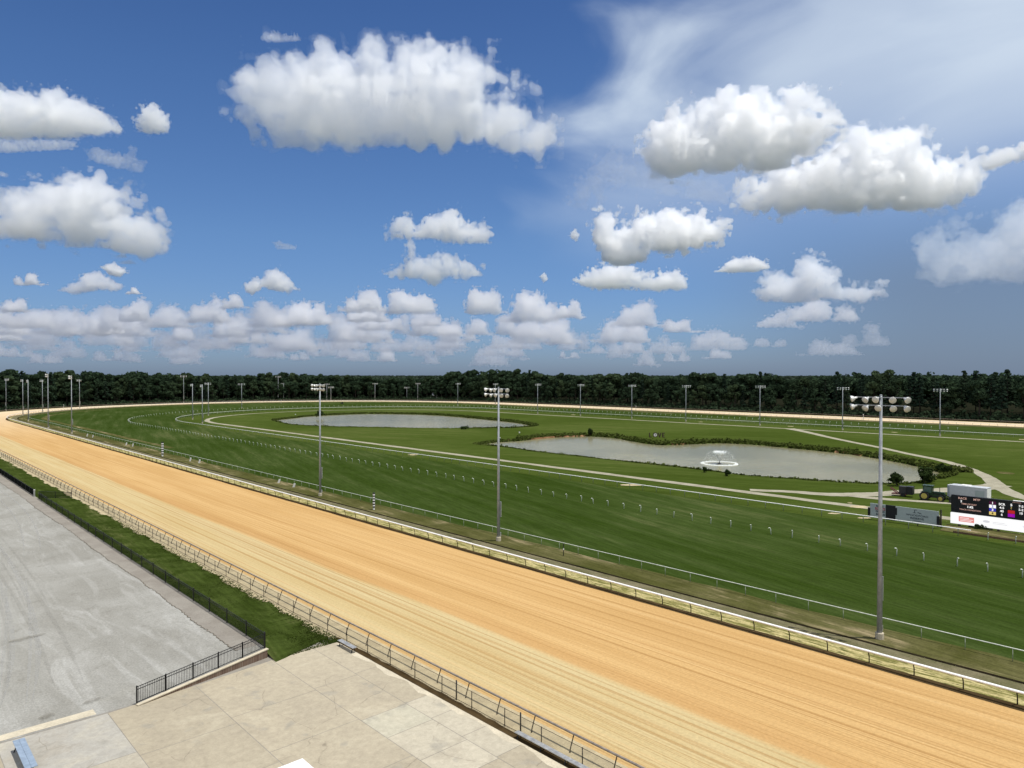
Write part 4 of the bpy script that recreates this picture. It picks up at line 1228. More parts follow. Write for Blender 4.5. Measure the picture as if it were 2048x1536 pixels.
def letters():
    M['wood'] = plain('dark_red_wood', (0.05, 0.028, 0.018), 0.8, var=.3)
    a, b = gp(1300.5, 877.2), gp(1331, 877.2); d = (b - a); rz = math.atan2(d.y, d.x)
    stroke = {'L': [(0, 0, .34, 1.75), (0, 0, .9, .34)], 'E': [(0, 0, .34, 1.75), (0, 0, 1.0, .32), (0, .72, .85, 1.02), (0, 1.43, 1.0, 1.75)]}
    for ch, x, lb in (('L', 0.0, 'dark wooden letter L at the start of the word LOVE on the far pond bank'), ('O', 1.75, 'wheel with a pale face standing as the O of LOVE on the pond bank'),
                      ('V', 3.25, 'dark wooden letter V between the wheel and the E of LOVE'), ('E', 4.85, 'dark wooden letter E at the end of the word LOVE')):
        loc = a + d.normalized() * x; loc.y += 2.2; loc.z = 0.25
        t = empty('letter', loc, rz, label=lb, cat='letter', group='big letters spelling LOVE')
        if ch in stroke:
            mb = MB()
            for i, (x0, z0, x1, z1) in enumerate(stroke[ch]): mb.box(((x0 + x1) / 2, 0, (z0 + z1) / 2), (x1 - x0, .30 + .01 * i, z1 - z0))
            mb.build('letter_form', M['wood'], t)
        elif ch == 'V':
            MB().bar((.15, 0, 1.75), (.62, 0, 0), .30, .32).bar((1.12, .002, 1.75), (.64, .002, 0), .30, .31).build('letter_form', M['wood'], t)
        else:
            m = Matrix.Translation((.55, 0, .95)) @ Matrix.Rotation(R(90), 4, 'X')
            MB().lathe([(.62, -.15), (.88, -.15), (.88, .15), (.62, .15), (.62, -.15)], 24, m).build('wheel_rim', M['wood'], t)
            MB().lathe([(.2, .08), (.62, .08), (.62, -.08), (.2, -.08)], 24, m).build('wheel_face', M['white'], t); MB().lathe([(.2, .18), (.2, -.1)], 16, m).build('hub', M['wood'], t)


letters()


def pavilion():
    t = empty('pavilion', W(566, 421), R(8), label='small white roofed pavilion with a cupola under the trees behind the dirt track', cat='pavilion')
    MB().lathe([(3.6, 3.6), (3.5, 3.9), (1.2, 5.8)], 8).build('roof', M['white'], t); MB().lathe([(1.15, 5.75), (1.15, 7.4), (.95, 7.7), (.1, 8.2)], 8).build('cupola', M['white'], t)
    for i in range(8): MB().tube([(3.2 * math.cos(i * math.pi / 4), 3.2 * math.sin(i * math.pi / 4), 0), (3.2 * math.cos(i * math.pi / 4), 3.2 * math.sin(i * math.pi / 4), 3.7)], .14, 6).build('column', M['white'], t)
    MB().lathe([(3.7, -.1), (3.7, .45)], 8).build('floor_base', M['kerb'], t)
    for s, p, hh, lb in ((293, 386.5, 2.6, 'pale slim post beside the far dirt track right of the second near pole'), (147, 388.5, 2.8, 'pale slim post beside the far dirt track above the path junction'), (585, 110, 2.4, 'pale slim post on the bend of the dirt track, left'), (71, 389.5, 2.6, 'pale slim post at the far dirt track near the right edge'), (560, 260, 2.6, 'pale slim post on the far bend of the dirt track')):
        q = empty('distance_post', W(s, p), TH, label=lb, cat='post', group='slim distance posts on the far dirt track')
        MB().tube([(0, 0, -.1), (0, 0, hh)], .14, 8).build('shaft', M['alu'], q); MB().lathe([(.2, hh), (.2, hh + .15), (.03, hh + .3)], 8).build('cap', M['white'], q)


pavilion()


def fountain():
    c = gp(1439, 927.5, WATER_Z); rnd = random.Random(3)
    t = empty('fountain', c, label='fountain throwing a V of white spray in a foam ring on the near pond', cat='fountain')
    M['spray'] = mat_see_through('water_spray', (0.92, 0.95, 0.95), 0.55); M['foam'] = mat_see_through('white_foam', (0.90, 0.93, 0.90), 0.85)
    MB().lathe([(.55, -.1), (.6, .1), (.3, .22), (.12, .4)], 14).build('nozzle_float', M['black'], t)
    sp = MB()
    for i in range(420):
        a = 2 * math.pi * i / 420 + rnd.uniform(-.02, .02); vz = rnd.gauss(7.75, .16); vr = rnd.gauss(2.85, .10); T = 2 * vz / 9.81
        n = rnd.randint(6, 10)
        tend = T * rnd.uniform(.20, .44)
        for k in range(n + 14):
            # dense rising sheet, then ragged falling drops
            if k < n: t0 = (k + rnd.random()) / n * tend; dt = .10; w = .048 * (1.15 - t0 / T)
            else: t0 = T * (.5 + .5 * rnd.random()); dt = .05; w = .016
            if k >= n and rnd.random() < .84: continue
            def P(q): return Vector((vr * q * math.cos(a), vr * q * math.sin(a), .3 + vz * q - 4.905 * q * q))
            p0, p1 = P(t0), P(min(t0 + dt, T)); dd = (p1 - p0); side = Vector((-math.sin(a), math.cos(a), 0)) * w; ins = dd.normalized().cross(side)
            sp.add([p0 - side, p0 + side, p1 + side, p1 - side], [(0, 1, 2, 3)])
    sp.build('water_spray', M['spray'], t)
    fm = MB(); r0 = 4.55
    for i in range(1500):
        a = rnd.random() * 2 * math.pi; r = r0 + rnd.gauss(0, .16) + .12 * math.sin(5 * a); s = rnd.uniform(.05, .14); h = abs(rnd.gauss(0, .10))
        x, y = r * math.cos(a), r * math.sin(a)
        fm.add([(x - s, y - s, .02 + h * .2), (x + s, y - s * .4, .02), (x + s * .5, y + s, .02 + h * .3), (x, y, .12 + h)], [(0, 1, 3), (1, 2, 3), (2, 0, 3), (0, 2, 1)])
    fm.build('foam_ring', M['foam'], t)


fountain()

# =====================================================================  TREES AND OTHER PLANTS
def leaf_quads(C, N, size, rng, flat=0.0):
    """one leaf clump (a bent quad) per centre, turned about a rough normal"""
    n = len(C); N = N / (np.linalg.norm(N, axis=1, keepdims=True) + 1e-9)
    Rn = rng.normal(size=(n, 3)); T = np.cross(N, Rn); T /= (np.linalg.norm(T, axis=1, keepdims=True) + 1e-9); B = np.cross(N, T)
    s = size * rng.uniform(0.6, 1.35, (n, 1)); a = rng.uniform(.65, 1.2, (n, 1))
    V = np.stack([C - T * s - B * s * a * .6, C + T * s * .7 - B * s * a, C + T * s + B * s * a * .7 + N * s * .25, C - T * s * .6 + B * s * a + N * s * .15], 1).reshape(-1, 3)
    return V


def quads(n): return np.arange(n * 4).reshape(n, 4)


def blob_points(rng, blobs, n, shell=0.55):
    """points spread through a set of ellipsoids, denser near their skins, with outward normals"""
    w = np.array([b[3] * b[3] for b in blobs]); k = rng.choice(len(blobs), n, p=w / w.sum())
    b = np.array(blobs)[k]; d = rng.normal(size=(n, 3)); d /= np.linalg.norm(d, axis=1, keepdims=True)
    d[:, 2] = np.abs(d[:, 2]) * np.where(rng.random(n) < .78, 1, -1)
    r = (shell + (1 - shell) * rng.random(n) ** .6) * rng.uniform(.85, 1.12, n)
    P = b[:, :3] + d * (b[:, 3] * r)[:, None] * np.stack([np.ones(n), np.ones(n), b[:, 4]], 1)
    return P, d + rng.normal(size=(n, 3)) * .55


def oak_mesh(seed, h, w, n=1500, size=.52):
    r = np.random.default_rng(seed); blobs = []
    nb = 15
    for i in range(nb):
        z = h * r.uniform(.30, .90); t = (z / h - .28) / .72; rad = w * .5 * math.sin(math.pi * min(max(.18 + .72 * t, 0), 1)) ** .7
        a = r.uniform(0, 6.28); q = rad * r.uniform(.3, .8)
        blobs.append((q * math.cos(a), q * math.sin(a), z, w * r.uniform(.16, .27), r.uniform(.7, .95)))
    blobs.append((r.uniform(-.5, .5), r.uniform(-.5, .5), h * .88, w * .22, .8))
    P, N = blob_points(r, blobs, n)
    top = P[:, 2].max(); P[:, 2] *= h / top
    crown = mesh_np('crown', leaf_quads(P, N, size * w / 9, r), quads(n))
    mb = MB(); mb.tube([(0, 0, -.3), (.1, 0, h * .25), (.2, .1, h * .5), (.1, .2, h * .72)], [w * .045, w * .036, w * .026, w * .012], 7)
    for b in blobs[:7]: mb.tube([(.12, .03, h * r.uniform(.25, .45)), ((b[0]) * .5, b[1] * .5, b[2] * .8), (b[0] * .9, b[1] * .9, b[2])], [w * .02, w * .013, w * .006], 5)
    return mb.mesh('trunk', True), crown


def pine_mesh(seed, h, w, n=1300):
    r = np.random.default_rng(seed); blobs = []
    for i in range(20):
        t = i / 19; z = h * (.30 + .68 * t); rad = w * .5 * (1 - t) ** .62 * r.uniform(.45, 1.0) + .25
        a = i * 2.4 + r.uniform(-.6, .6); blobs.append((rad * .7 * math.cos(a), rad * .7 * math.sin(a), z, max(.9, rad * .55), .55))
    P, N = blob_points(r, blobs, n, .35); N[:, 2] += .4
    P[:, 2] *= h / P[:, 2].max()
    crown = mesh_np('crown', leaf_quads(P, N, .42, r), quads(n))
    mb = MB(); mb.tube([(0, 0, -.3), (0, 0, h * .5), (.1, 0, h * .96)], [w * .05, w * .034, w * .008], 7)
    for b in blobs[::3]: mb.tube([(0, 0, b[2] - .3), (b[0], b[1], b[2])], [w * .012, w * .005], 4)
    return mb.mesh('trunk', True), crown


SKYLINE = [(-200, 742), (0, 742), (15, 740), (39, 742), (56, 749), (83, 748), (98, 743.5), (107, 747), (146, 747.5), (176, 747.5), (220, 751), (244, 751), (256, 746), (269, 742), (283, 744.5), (293, 747.5),
           (317, 748), (342, 746.5), (366, 751), (415, 751), (488, 751), (500, 750), (595, 748), (612, 751), (635, 749.5), (650, 752.5), (712, 755), (775, 757), (850, 757), (875, 754), (912, 746), (937, 744), (975, 742.5),
           (1012, 742), (1032, 742.5), (1060, 746), (1100, 750), (1145, 749), (1175, 750), (1212, 752.5), (1250, 750), (1275, 746), (1300, 752), (1325, 752), (1362, 749), (1392, 749), (1412, 752.5), (1462, 752.5), (1482, 749.5),
           (1512, 750), (1532, 748), (1553, 755), (1620, 755), (1660, 751), (1687, 747), (1714, 746), (1741, 749.5), (1794, 748), (1858, 747), (1875, 752), (1901, 752), (1941, 749.5), (2000, 747), (2048, 752), (2300, 749)]
SKX, SKY = zip(*SKYLINE)


def wood_height(v):
    """height of the wood at a place, from the profile of its top seen from the stand"""
    d = max(v.y, 150.0); x = 1024 + FPX * v.x / d
    return EYE - (np.interp(x, SKX, SKY) - HZ) * d / FPX


OAKS = [oak_mesh(100 + i, 22, w) for i, w in enumerate((9.5, 11, 8.5, 12, 10))]
PINES = [pine_mesh(200 + i, 24, w) for i, w in enumerate((6.5, 7.5, 6))]
TREE_LABELS = {'oak': ('dark green broad-leaved tree in the dense wood behind the dirt track', 'broad-leaved trees of the wood'),
               'pine': ('dark green narrow pine in the dense wood behind the dirt track', 'pines of the wood')}
tree_protos = {}


def tree(kind, i, loc, h, rz, wide=1.0):
    key = (kind, i)
    if key not in tree_protos:
        tr, cr = (OAKS if kind == 'oak' else PINES)[i]
        root = empty('pine_tree' if kind == 'pine' else 'oak_tree')
        link_mesh('trunk', tr, M['trunk'], root); link_mesh('crown', cr, M['leaf_pine' if kind == 'pine' else 'leaf_oak'], root)
        tree_protos[key] = root
    else: root = copy_tree(tree_protos[key])
    k = h / (22 if kind == 'oak' else 24); root.location = loc; root.rotation_euler = (0, 0, rz); root.scale = (k * wide, k * wide, k)
    return tag(root, TREE_LABELS[kind][0], 'tree', TREE_LABELS[kind][1])


def wood_line(off):
    r = 189 + off
    pts = [(s, PC + r) for s in np.arange(-60, S0, 2.0)]
    pts += [(S0 + r * math.cos(a), PC + r * math.sin(a)) for a in np.arange(math.pi / 2, -1.6, -.01)]
    return pts


random.seed(21); count = 0
front = []
for row, (off, step_m, lo) in enumerate(((21, 6.6, .74), (30, 6.6, .90))):
    line = wood_line(off)
    for q, d in resample(line, step_m, random.random() * 4):
        v = W(q[0] + random.uniform(-2.2, 2.2), q[1] + random.uniform(-3, 3))
        x = 1024 + FPX * v.x / max(v.y, 1)
        if v.y < 60 or x < -60 or x > 2130: continue
        if count >= 296: break
        H = wood_height(v); pineish = 0.75 if x > 1650 else (0.35 if x < 420 else 0.10)
        kind = 'pine' if random.random() < pineish else 'oak'
        h = H * (random.uniform(lo - .24, lo + .12) if row == 0 else random.uniform(lo + .02, 1.10))
        if 1650 < x and row == 0: h = H * random.uniform(.8, .97)
        tree(kind, random.randrange(5 if kind == 'oak' else 3), v, h, random.uniform(0, 6.28), random.uniform(.85, 1.2)); count += 1

rg = np.random.default_rng(77)


def wood_mass():
    """the inside of the wood behind the front trees: crowns that nobody could count"""
    VV = []; n_tot = 0
    for off in range(38, 150, 9):
        for q, d in resample(wood_line(off), 7.5 + off * .03, random.random() * 5):
            v = W(q[0] + random.uniform(-3, 3), q[1] + random.uniform(-3, 3)); x = 1024 + FPX * v.x / max(v.y, 1)
            if v.y < 60 or x < -620 or x > 2700: continue
            H = wood_height(v) * random.uniform(.86, 1.03); w = random.uniform(4, 5.6); nb = 70
            bl = [(v.x + random.uniform(-w, w) * .5, v.y + random.uniform(-w, w) * .5, H - random.uniform(1.6, 7.5), w * random.uniform(.38, .62), .75) for _ in range(5)]
            P, N = blob_points(rg, bl, nb, .6); P[:, 2] = np.minimum(P[:, 2], H + .6); VV.append(leaf_quads(P, N, 0.85, rg)); n_tot += nb
    me = mesh_np('wood_canopy', np.concatenate(VV), quads(n_tot)); o = link_mesh('wood_canopy', me, M['leaf_oak'])
    tag(o, 'dense crowns filling the wood behind the front row of trees', 'wood', kind='stuff')


wood_mass()


def undergrowth():
    VV = []; n_tot = 0
    for off, hh in ((13.5, 1.6), (17, 3.2), (22, 6)):
        for q, d in resample(wood_line(off), 2.2, 0.5):
            v = W(q[0] + random.uniform(-1, 1), q[1] + random.uniform(-1.5, 1.5)); x = 1024 + FPX * v.x / max(v.y, 1)
            if v.y < 60 or x < -620 or x > 2500: continue
            h = hh * random.uniform(.45, 1.1); nb = 16 + int(h * 2)
            bl = [(v.x, v.y, h * .45, max(1.1, h * .4), 1.1)]; P, N = blob_points(rg, bl, nb, .5); P[:, 2] = np.maximum(P[:, 2], .1); VV.append(leaf_quads(P, N, .55, rg)); n_tot += nb
    me = mesh_np('undergrowth', np.concatenate(VV), quads(n_tot)); tag(link_mesh('undergrowth', me, M['leaf_oak']), 'dark tangled undergrowth along the foot of the wood', 'undergrowth', kind='stuff')


undergrowth()


def far_woods():
    """wooded country out to the horizon"""
    VV = []; n_tot = 0
    for i in range(3600):
        d = 780 + 5200 * rg.random() ** 1.5; a = rg.uniform(-.72, .74); x, y = d * math.sin(a), d * math.cos(a)
        s, p = SP(x, y)
        ds = math.hypot(s - S0, p - PC) if s > S0 else abs(p - PC)
        if ds < 330: continue
        px = 1024 + FPX * x / y
        H = 20.2 + 1.0 * math.sin(px * .011) + rg.normal() * .7 + (d > 2500) * 1.2 + d * .0003
        if d < 1500: H -= 1.5
        w = 5 + d * .0022; nb = 16
        bl = [(x + rg.uniform(-w, w), y, H - 2.4, w * .6, .38), (x + rg.uniform(-w, w), y, H - 5.5, w * .8, .5)]
        P, N = blob_points(rg, bl, nb, .5); N[:, 2] += .5; VV.append(leaf_quads(P, N, 1.0 + d * .0007, rg)); n_tot += nb
    me = mesh_np('far_woods', np.concatenate(VV), quads(n_tot)); tag(link_mesh('far_woods', me, M['leaf_hazed']), 'far wooded country reaching to the horizon', 'woods', kind='stuff')
    # the closed canopy of that country, a rolling sheet below the tree tops
    n, k = 60, 40; aa = np.linspace(-.85, .85, n); dd = 760 * (12 ** np.linspace(0, 1, k))
    A, D = np.meshgrid(aa, dd, indexing='ij'); Z = 13.5 + 2 * np.sin(A * 23 + D * .004) + 1.5 * np.sin(A * 51 - D * .0023)
    i = np.arange(n * k).reshape(n, k); Q = np.stack([i[:-1, :-1], i[:-1, 1:], i[1:, 1:], i[1:, :-1]], -1).reshape(-1, 4)
    V = np.stack([D * np.sin(A), D * np.cos(A), Z], -1).reshape(-1, 3)
    me = mesh_np('far_hills', V, Q)
    if me.polygons[0].normal.z < 0: me.flip_normals()
    tag(link_mesh('far_hills', me, M['leaf_hazed']), kind='structure')


far_woods()


def bank(ringpts, name, label, tall):
    """weeds and brush along the pond edge"""
    VV = []; n_tot = 0; line = [tuple(q) for q in ringpts] + [tuple(ringpts[0])]; c = np.mean(ringpts, 0)
    for q, d in resample(line, 0.55):
        v = np.array(q); nrm = np.array([d[1], -d[0]]); out = 1 if np.dot(nrm, v - c) > 0 else -1
        back = v[1] > c[1] - 4
        for k in range(5 if back else 4):
            o = rg.uniform(-.1, 3.2 if back else 2.0); q2 = v + nrm * out * o; big = .5 + .5 * math.sin(v[0] * .23 + v[1] * .11) * math.sin(v[0] * .071 + 2)
            h = (rg.uniform(.25, 1.0) + .55 * big) * (tall if back else .5) * (1 - .12 * o); g = -.75 + .75 * min(max(o / 2.6, 0), 1)
            if rg.random() < .05: h *= 1.7
            w0 = W(q2[0], q2[1]); nb = 7
            bl = [(w0.x, w0.y, g + h * .45, max(.22, h * .5), 1.0)]; P, N = blob_points(rg, bl, nb, .3); N[:, 2] += .4
            VV.append(leaf_quads(P, N, .19 + .07 * h, rg)); n_tot += nb
    me = mesh_np(name, np.concatenate(VV), quads(n_tot)); tag(link_mesh(name, me, M['leaf_bank']), label, 'bank plants', kind='stuff')


bank(RING_FAR, 'bank_weeds', 'low weeds around the edge of the far pond', .75)
bank(RING_NEAR, 'bank_weeds', 'weeds and brush around the edge of the near pond', 1.05)
# bare red clay showing on the far bank of the near pond
red = [(1005, 883.8), (1060, 879.5), (1115, 874.6), (1150, 873.4), (1180, 872.6)]
for seg in (red, [(1318, 889.6), (1345, 890.0), (1368, 889.4)], [(1668, 905.4), (1700, 908.8), (1722, 912.2)]):
    A = [SP(*gp(x, y, -.72)[:2]) for x, y in seg]; B = [(a + 0.9 * .2, b + 1.5) for a, b in A]
    strip('clay_bank', A, B, M['redbank'], -.70, -.15, nv=2, jag=.25)


def bush(name, loc, h, w, label, seed, mat='leaf_bush', n=420, conifer=False):
    r = np.random.default_rng(seed); t = empty(name, loc, label=label, cat='bush' if 'bush' in name else ('tree' if 'tree' in name else 'plant'))
    if conifer: bl = [(r.uniform(-.5, .5) * w * (1 - z) * .6, r.uniform(-.5, .5) * w * (1 - z) * .6, h * (.12 + .8 * z), w * .30 * (1 - z * .75), .8) for z in np.linspace(0, 1, 12)]
    else: bl = [(r.uniform(-.32, .32) * w, r.uniform(-.32, .32) * w, h * r.uniform(.12, .72), w * r.uniform(.2, .33), .9) for _ in range(9)]
    P, N = blob_points(r, bl, n, .4); P[:, 2] *= h / P[:, 2].max(); P[:, 2] = np.maximum(P[:, 2], .03)
    link_mesh('crown', mesh_np('crown', leaf_quads(P, N, .12 + .028 * w, r), quads(n)), M[mat], t)
    MB().tube([(0, 0, -.2), (.03, 0, h * .5), (0, .05, h * .8)], [.09, .06, .02], 6).build('trunk', M['trunk'], t)
    return t


bush('bush', gp(1180.5, 869), 2.4, 2.2, 'round dark bush standing alone on the far bank of the near pond', 1)
bush('bush', gp(640.5, 835), 4.4, 4.4, 'round dark bush on the bank of the far pond behind the third near pole', 2)
bush('small_tree', gp(1793, 972), 2.9, 2.7, 'small ragged tree at the near pond edge beside the nearest tall pole', 3, n=520)
bush('small_tree', gp(1849, 966), 3.5, 3.9, 'larger dark shrubby tree at the right end of the near pond', 4, n=700)
bush('bush', gp(1890, 944), 1.9, 3.2, 'dark drooping bush at the tip of the near pond', 5)
bush('bush', gp(1925, 943), 1.5, 4.5, 'light green bushy clump right of the tip of the near pond', 6, 'leaf_bank', 520)
bush('bush', gp(929, 858.5), 1.4, 3.0, 'dark low bush on the near side of the far pond', 7)
bush('bush', gp(1455, 952), 1.5, 1.2, 'upright tuft of brush on the bank below the fountain', 8)
bush('bush', gp(1410, 945), 1.3, 1.0, 'thin tall tuft on the bank left of the fountain', 9, n=160)
for i, (x, y, h, w, lb) in enumerate(((1945, 1059, 1.25, 1.0, 'dark leafy plant at the left of the bed under the scoreboard banner'), (1953, 1063, .75, 1.0, 'low dark plant second in the bed under the scoreboard'),
                                      (1971, 1064, 1.1, 1.2, 'wide dark plant in the middle of the bed under the scoreboard'), (1983, 1063, 1.2, 1.0, 'tall dark plant at the right of the bed under the scoreboard'))):
    bush('bed_plant', W(*SP(*gp(x, y)[:2]), .25), h, w, lb, 30 + i, n=150)

# =====================================================================  CLOUDS: solid bodies of scattering mist, lit by the sun and sky
def vnoise(shape, cell, rng):
    out = (rng.random([int(s / cell) + 3 for s in shape]).astype(np.float32) * 2 - 1)
    for ax, s in enumerate(shape):
        x = np.arange(s) / cell; i = np.floor(x).astype(int); t = (x - i).astype(np.float32); t = t * t * (3 - 2 * t)
        sh = [1] * 3; sh[ax] = s; t = t.reshape(sh)
        out = np.take(out, i, axis=ax) * (1 - t) + np.take(out, i + 1, axis=ax) * t
    return out


def surface_nets(f, vox, org):
    s = f > 0; nx, ny, nz = f.shape
    cnt = np.zeros((nx - 1, ny - 1, nz - 1), np.int16)
    cor = [(a, b, c) for a in (0, 1) for b in (0, 1) for c in (0, 1)]
    for a, b, c in cor: cnt += s[a:nx - 1 + a, b:ny - 1 + b, c:nz - 1 + c]
    act = (cnt > 0) & (cnt < 8); idx = -np.ones(act.shape, np.int64); I = np.argwhere(act); idx[act] = np.arange(len(I))
    acc = np.zeros((len(I), 3)); num = np.zeros(len(I))
    for p in cor:
        for ax in range(3):
            if p[ax]: continue
            q = list(p); q[ax] = 1
            fa = f[I[:, 0] + p[0], I[:, 1] + p[1], I[:, 2] + p[2]]; fb = f[I[:, 0] + q[0], I[:, 1] + q[1], I[:, 2] + q[2]]
            m = (fa > 0) != (fb > 0); t = np.where(m, fa / np.where(m, fa - fb, 1), 0)
            pos = np.tile(np.array(p, float), (len(I), 1)); pos[:, ax] += t; acc += pos * m[:, None]; num += m
    V = (I + acc / num[:, None]) * vox + org; out = []
    for ax in range(3):
        s0 = [slice(1, n - 1) for n in f.shape]; s0[ax] = slice(0, f.shape[ax] - 1); s1 = list(s0); s1[ax] = slice(1, f.shape[ax])
        a = s[tuple(s0)]; b = s[tuple(s1)]
        for flip, m in ((False, a & ~b), (True, ~a & b)):
            P = np.argwhere(m)
            if not len(P): continue
            off = np.ones(3, int); off[ax] = 0; P = P + off; u, v = (ax + 1) % 3, (ax + 2) % 3; e = np.eye(3, dtype=int)
            q = np.stack([idx[k[:, 0], k[:, 1], k[:, 2]] for k in (P - e[u] - e[v], P - e[v], P, P - e[u])], 1)
            out.append(q[:, ::-1] if flip else q)
    return V, np.concatenate(out)


def mat_cloud(name, dens, col=(1, 1, 1)):
    m = bpy.data.materials.new(name); m.use_nodes = True; nt = m.node_tree; nt.nodes.clear()
    out = nt.nodes.new('ShaderNodeOutputMaterial'); v = nt.nodes.new('ShaderNodeVolumeScatter')
    v.inputs['Color'].default_value = (min(col[0] * .955, 1), min(col[1] * .975, 1), col[2], 1); v.inputs['Density'].default_value = dens; v.inputs['Anisotropy'].default_value = 0.62
    nt.links.new(v.outputs[0], out.inputs['Volume'])
    return m


CLOUD_BASE = 1150.0


def cloud(poly, seed, label=None, res=110, rough=1.15, tau=10.0, thick=0.6, col=(1, 1, 1), dist=None, name='cloud', lump=1.0, ragged=0.45, shrink=.05, halo=True, drop=0):
    """a cumulus with the given outline, at the distance where its flat base lies at the common cloud base"""
    rng = np.random.default_rng(seed); poly = np.asarray(poly, float) + (0, drop)
    by = np.percentile(poly[:, 1], 90); D = dist or (CLOUD_BASE - EYE) * FPX / (HZ - by); S = D / FPX
    pm = np.stack([(poly[:, 0] - 1024) * S, (HZ - poly[:, 1]) * S + EYE], 1)
    lo = pm.min(0); hi = pm.max(0); w, h = hi - lo; vox = max(w, h * 1.2) / res; pad = 7 * vox
    nx = int((w + 2 * pad) / vox) + 1; nz = int((h + 2 * pad) / vox) + 1
    xs = lo[0] - pad + np.arange(nx) * vox; zs = lo[1] - pad + np.arange(nz) * vox
    d = inside_dist(pm, xs[:, None], zs[None, :]); dm = d.max()
    half = np.where(d > 0, np.sqrt(np.maximum(d * (2.2 * dm - d), 0)), 0) * thick
    ny = int((2 * half.max() + 2 * pad) / vox) + 1; ys = (np.arange(ny) - (ny - 1) / 2) * vox
    f = np.minimum(d[:, None, :], (half[:, None, :] - np.abs(ys)[None, :, None]) * 0.75).astype(np.float32)
    base = h / vox; n = np.zeros((nx, ny, nz), np.float32)
    for k, (c, a) in enumerate(((.42, .50), (.21, .62 * lump), (.105, .50 * lump), (.052, .27), (.026, .13))):
        v = vnoise((nx, ny, nz), max(base * c, 1.4), rng)
        n += a * (v if k == 0 else (np.abs(v) * 1.9 - 0.55))
    zz = ((zs - lo[1]) / h)[None, None, :]
    f = f + n * (dm * 0.36 * rough) * np.clip(ragged + 1.25 * zz, ragged, 1.0).astype(np.float32) - dm * shrink
    f[0] = f[-1] = -1; f[:, 0] = f[:, -1] = -1; f[:, :, 0] = f[:, :, -1] = -1
    org = np.array([xs[0], ys[0] + D, zs[0]])
    V, Q = surface_nets(f, vox, org)
    o = link_mesh(name, mesh_np(name, V, Q), mat_cloud(name, tau / h, col))
    if halo:                                  # the thin mist that softens the body's edge
        n2 = vnoise((nx, ny, nz), max(base * .16, 1.4), rng) + .6 * vnoise((nx, ny, nz), max(base * .07, 1.4), rng)
        g = f + dm * (.085 + .09 * n2); g[0] = g[-1] = -1; g[:, 0] = g[:, -1] = -1; g[:, :, 0] = g[:, :, -1] = -1
        V, Q = surface_nets(g.astype(np.float32), vox, org); link_mesh('mist', mesh_np('mist', V, Q), mat_cloud('mist', tau * .16 / h, col), o)
    return tag(o, label, 'cloud', kind='stuff' if name == 'clouds' else None)


def Lp(pts): return [(x / 2, y / 2) for x, y in pts]
def Rp(pts): return [(1024 + x / 2, y / 2) for x, y in pts]


cloud(Lp([(935, 290), (1000, 240), (1080, 205), (1190, 195), (1260, 200), (1275, 170), (1330, 165), (1390, 200), (1430, 235), (1490, 165), (1530, 215), (1570, 235), (1610, 175), (1690, 150), (1780, 170), (1870, 190), (1950, 225), (2030, 270), (2095, 305),
          (2060, 330), (1985, 325), (1940, 345), (2000, 365), (2060, 370), (2098, 395), (2123, 425), (2143, 465), (2208, 470), (2228, 540), (2158, 610), (2098, 590), (2048, 610), (1990, 585), (1930, 550), (1850, 560), (1800, 580), (1740, 560), (1680, 575),
          (1600, 570), (1540, 575), (1480, 575), (1440, 590), (1380, 580), (1340, 555), (1280, 565), (1235, 580), (1200, 545), (1150, 535), (1110, 560), (1070, 525), (1040, 475), (1000, 430), (960, 380), (940, 335)]), 1,
      'biggest bright white cumulus cloud with a ragged top in the upper middle of the sky', res=280, drop=12, tau=7.5, ragged=0.6, rough=0.85, lump=1.15, thick=.55)
cloud(Lp([(-160, 900), (-60, 870), (0, 850), (50, 805), (90, 755), (150, 740), (230, 745), (260, 710), (320, 703), (365, 728), (420, 728), (480, 765), (525, 790), (545, 825), (510, 862), (530, 868), (600, 865), (648, 898), (663, 950), (652, 1015), (590, 1028), (520, 1020), (440, 1003),
          (350, 988), (250, 988), (150, 968), (60, 957), (0, 952), (-140, 945)]), 2, 'puffy white cumulus cloud cut by the left edge above the small clouds', res=230, tau=9, lump=1.35)
cloud(Lp([(-120, 430), (0, 375), (90, 365), (180, 383), (215, 366), (290, 398), (370, 428), (440, 458), (495, 515), (470, 532), (400, 547), (340, 548), (200, 560), (60, 560), (-120, 560)]), 3, 'white cloud with a long sloping right end at the upper left edge', res=150, tau=7)
cloud(Lp([(-100, 560), (60, 555), (180, 565), (330, 560), (310, 595), (220, 605), (120, 612), (0, 615), (-100, 615)]), 4, 'thin grey veil hanging under the upper left cloud', res=90, tau=1.6, rough=1.4)
cloud(Lp([(540, 492), (570, 440), (610, 420), (660, 452), (690, 500), (668, 535), (600, 540), (555, 525)]), 5, 'small round white cloud right of the upper left cloud', res=70, tau=6)
cloud(Lp([(340, 608), (400, 590), (450, 618), (510, 615), (530, 585), (552, 592), (550, 630), (595, 648), (575, 695), (510, 685), (430, 668), (370, 645)]), 6, 'thin curled wisp of cloud below the small round cloud', res=90, tau=1.5, rough=1.2)
cloud(Lp([(1535, 968), (1558, 905), (1590, 874), (1640, 874), (1665, 902), (1700, 865), (1750, 855), (1800, 835), (1840, 845), (1870, 880), (1920, 885), (1965, 930), (1952, 970), (1880, 980), (1800, 975), (1720, 965), (1620, 960)]), 7, 'white cumulus cloud with a flat base in the middle of the sky', res=130, tau=6)
cloud(Lp([(1515, 1080), (1600, 1065), (1620, 1020), (1638, 972), (1668, 985), (1680, 1020), (1720, 1035), (1750, 998), (1800, 1010), (1860, 1040), (1925, 1078), (1930, 1108), (1860, 1122), (1790, 1118), (1740, 1148), (1680, 1113), (1600, 1118), (1540, 1112)]), 8, 'white cloud with two peaks just below the middle cumulus', res=130, tau=7)
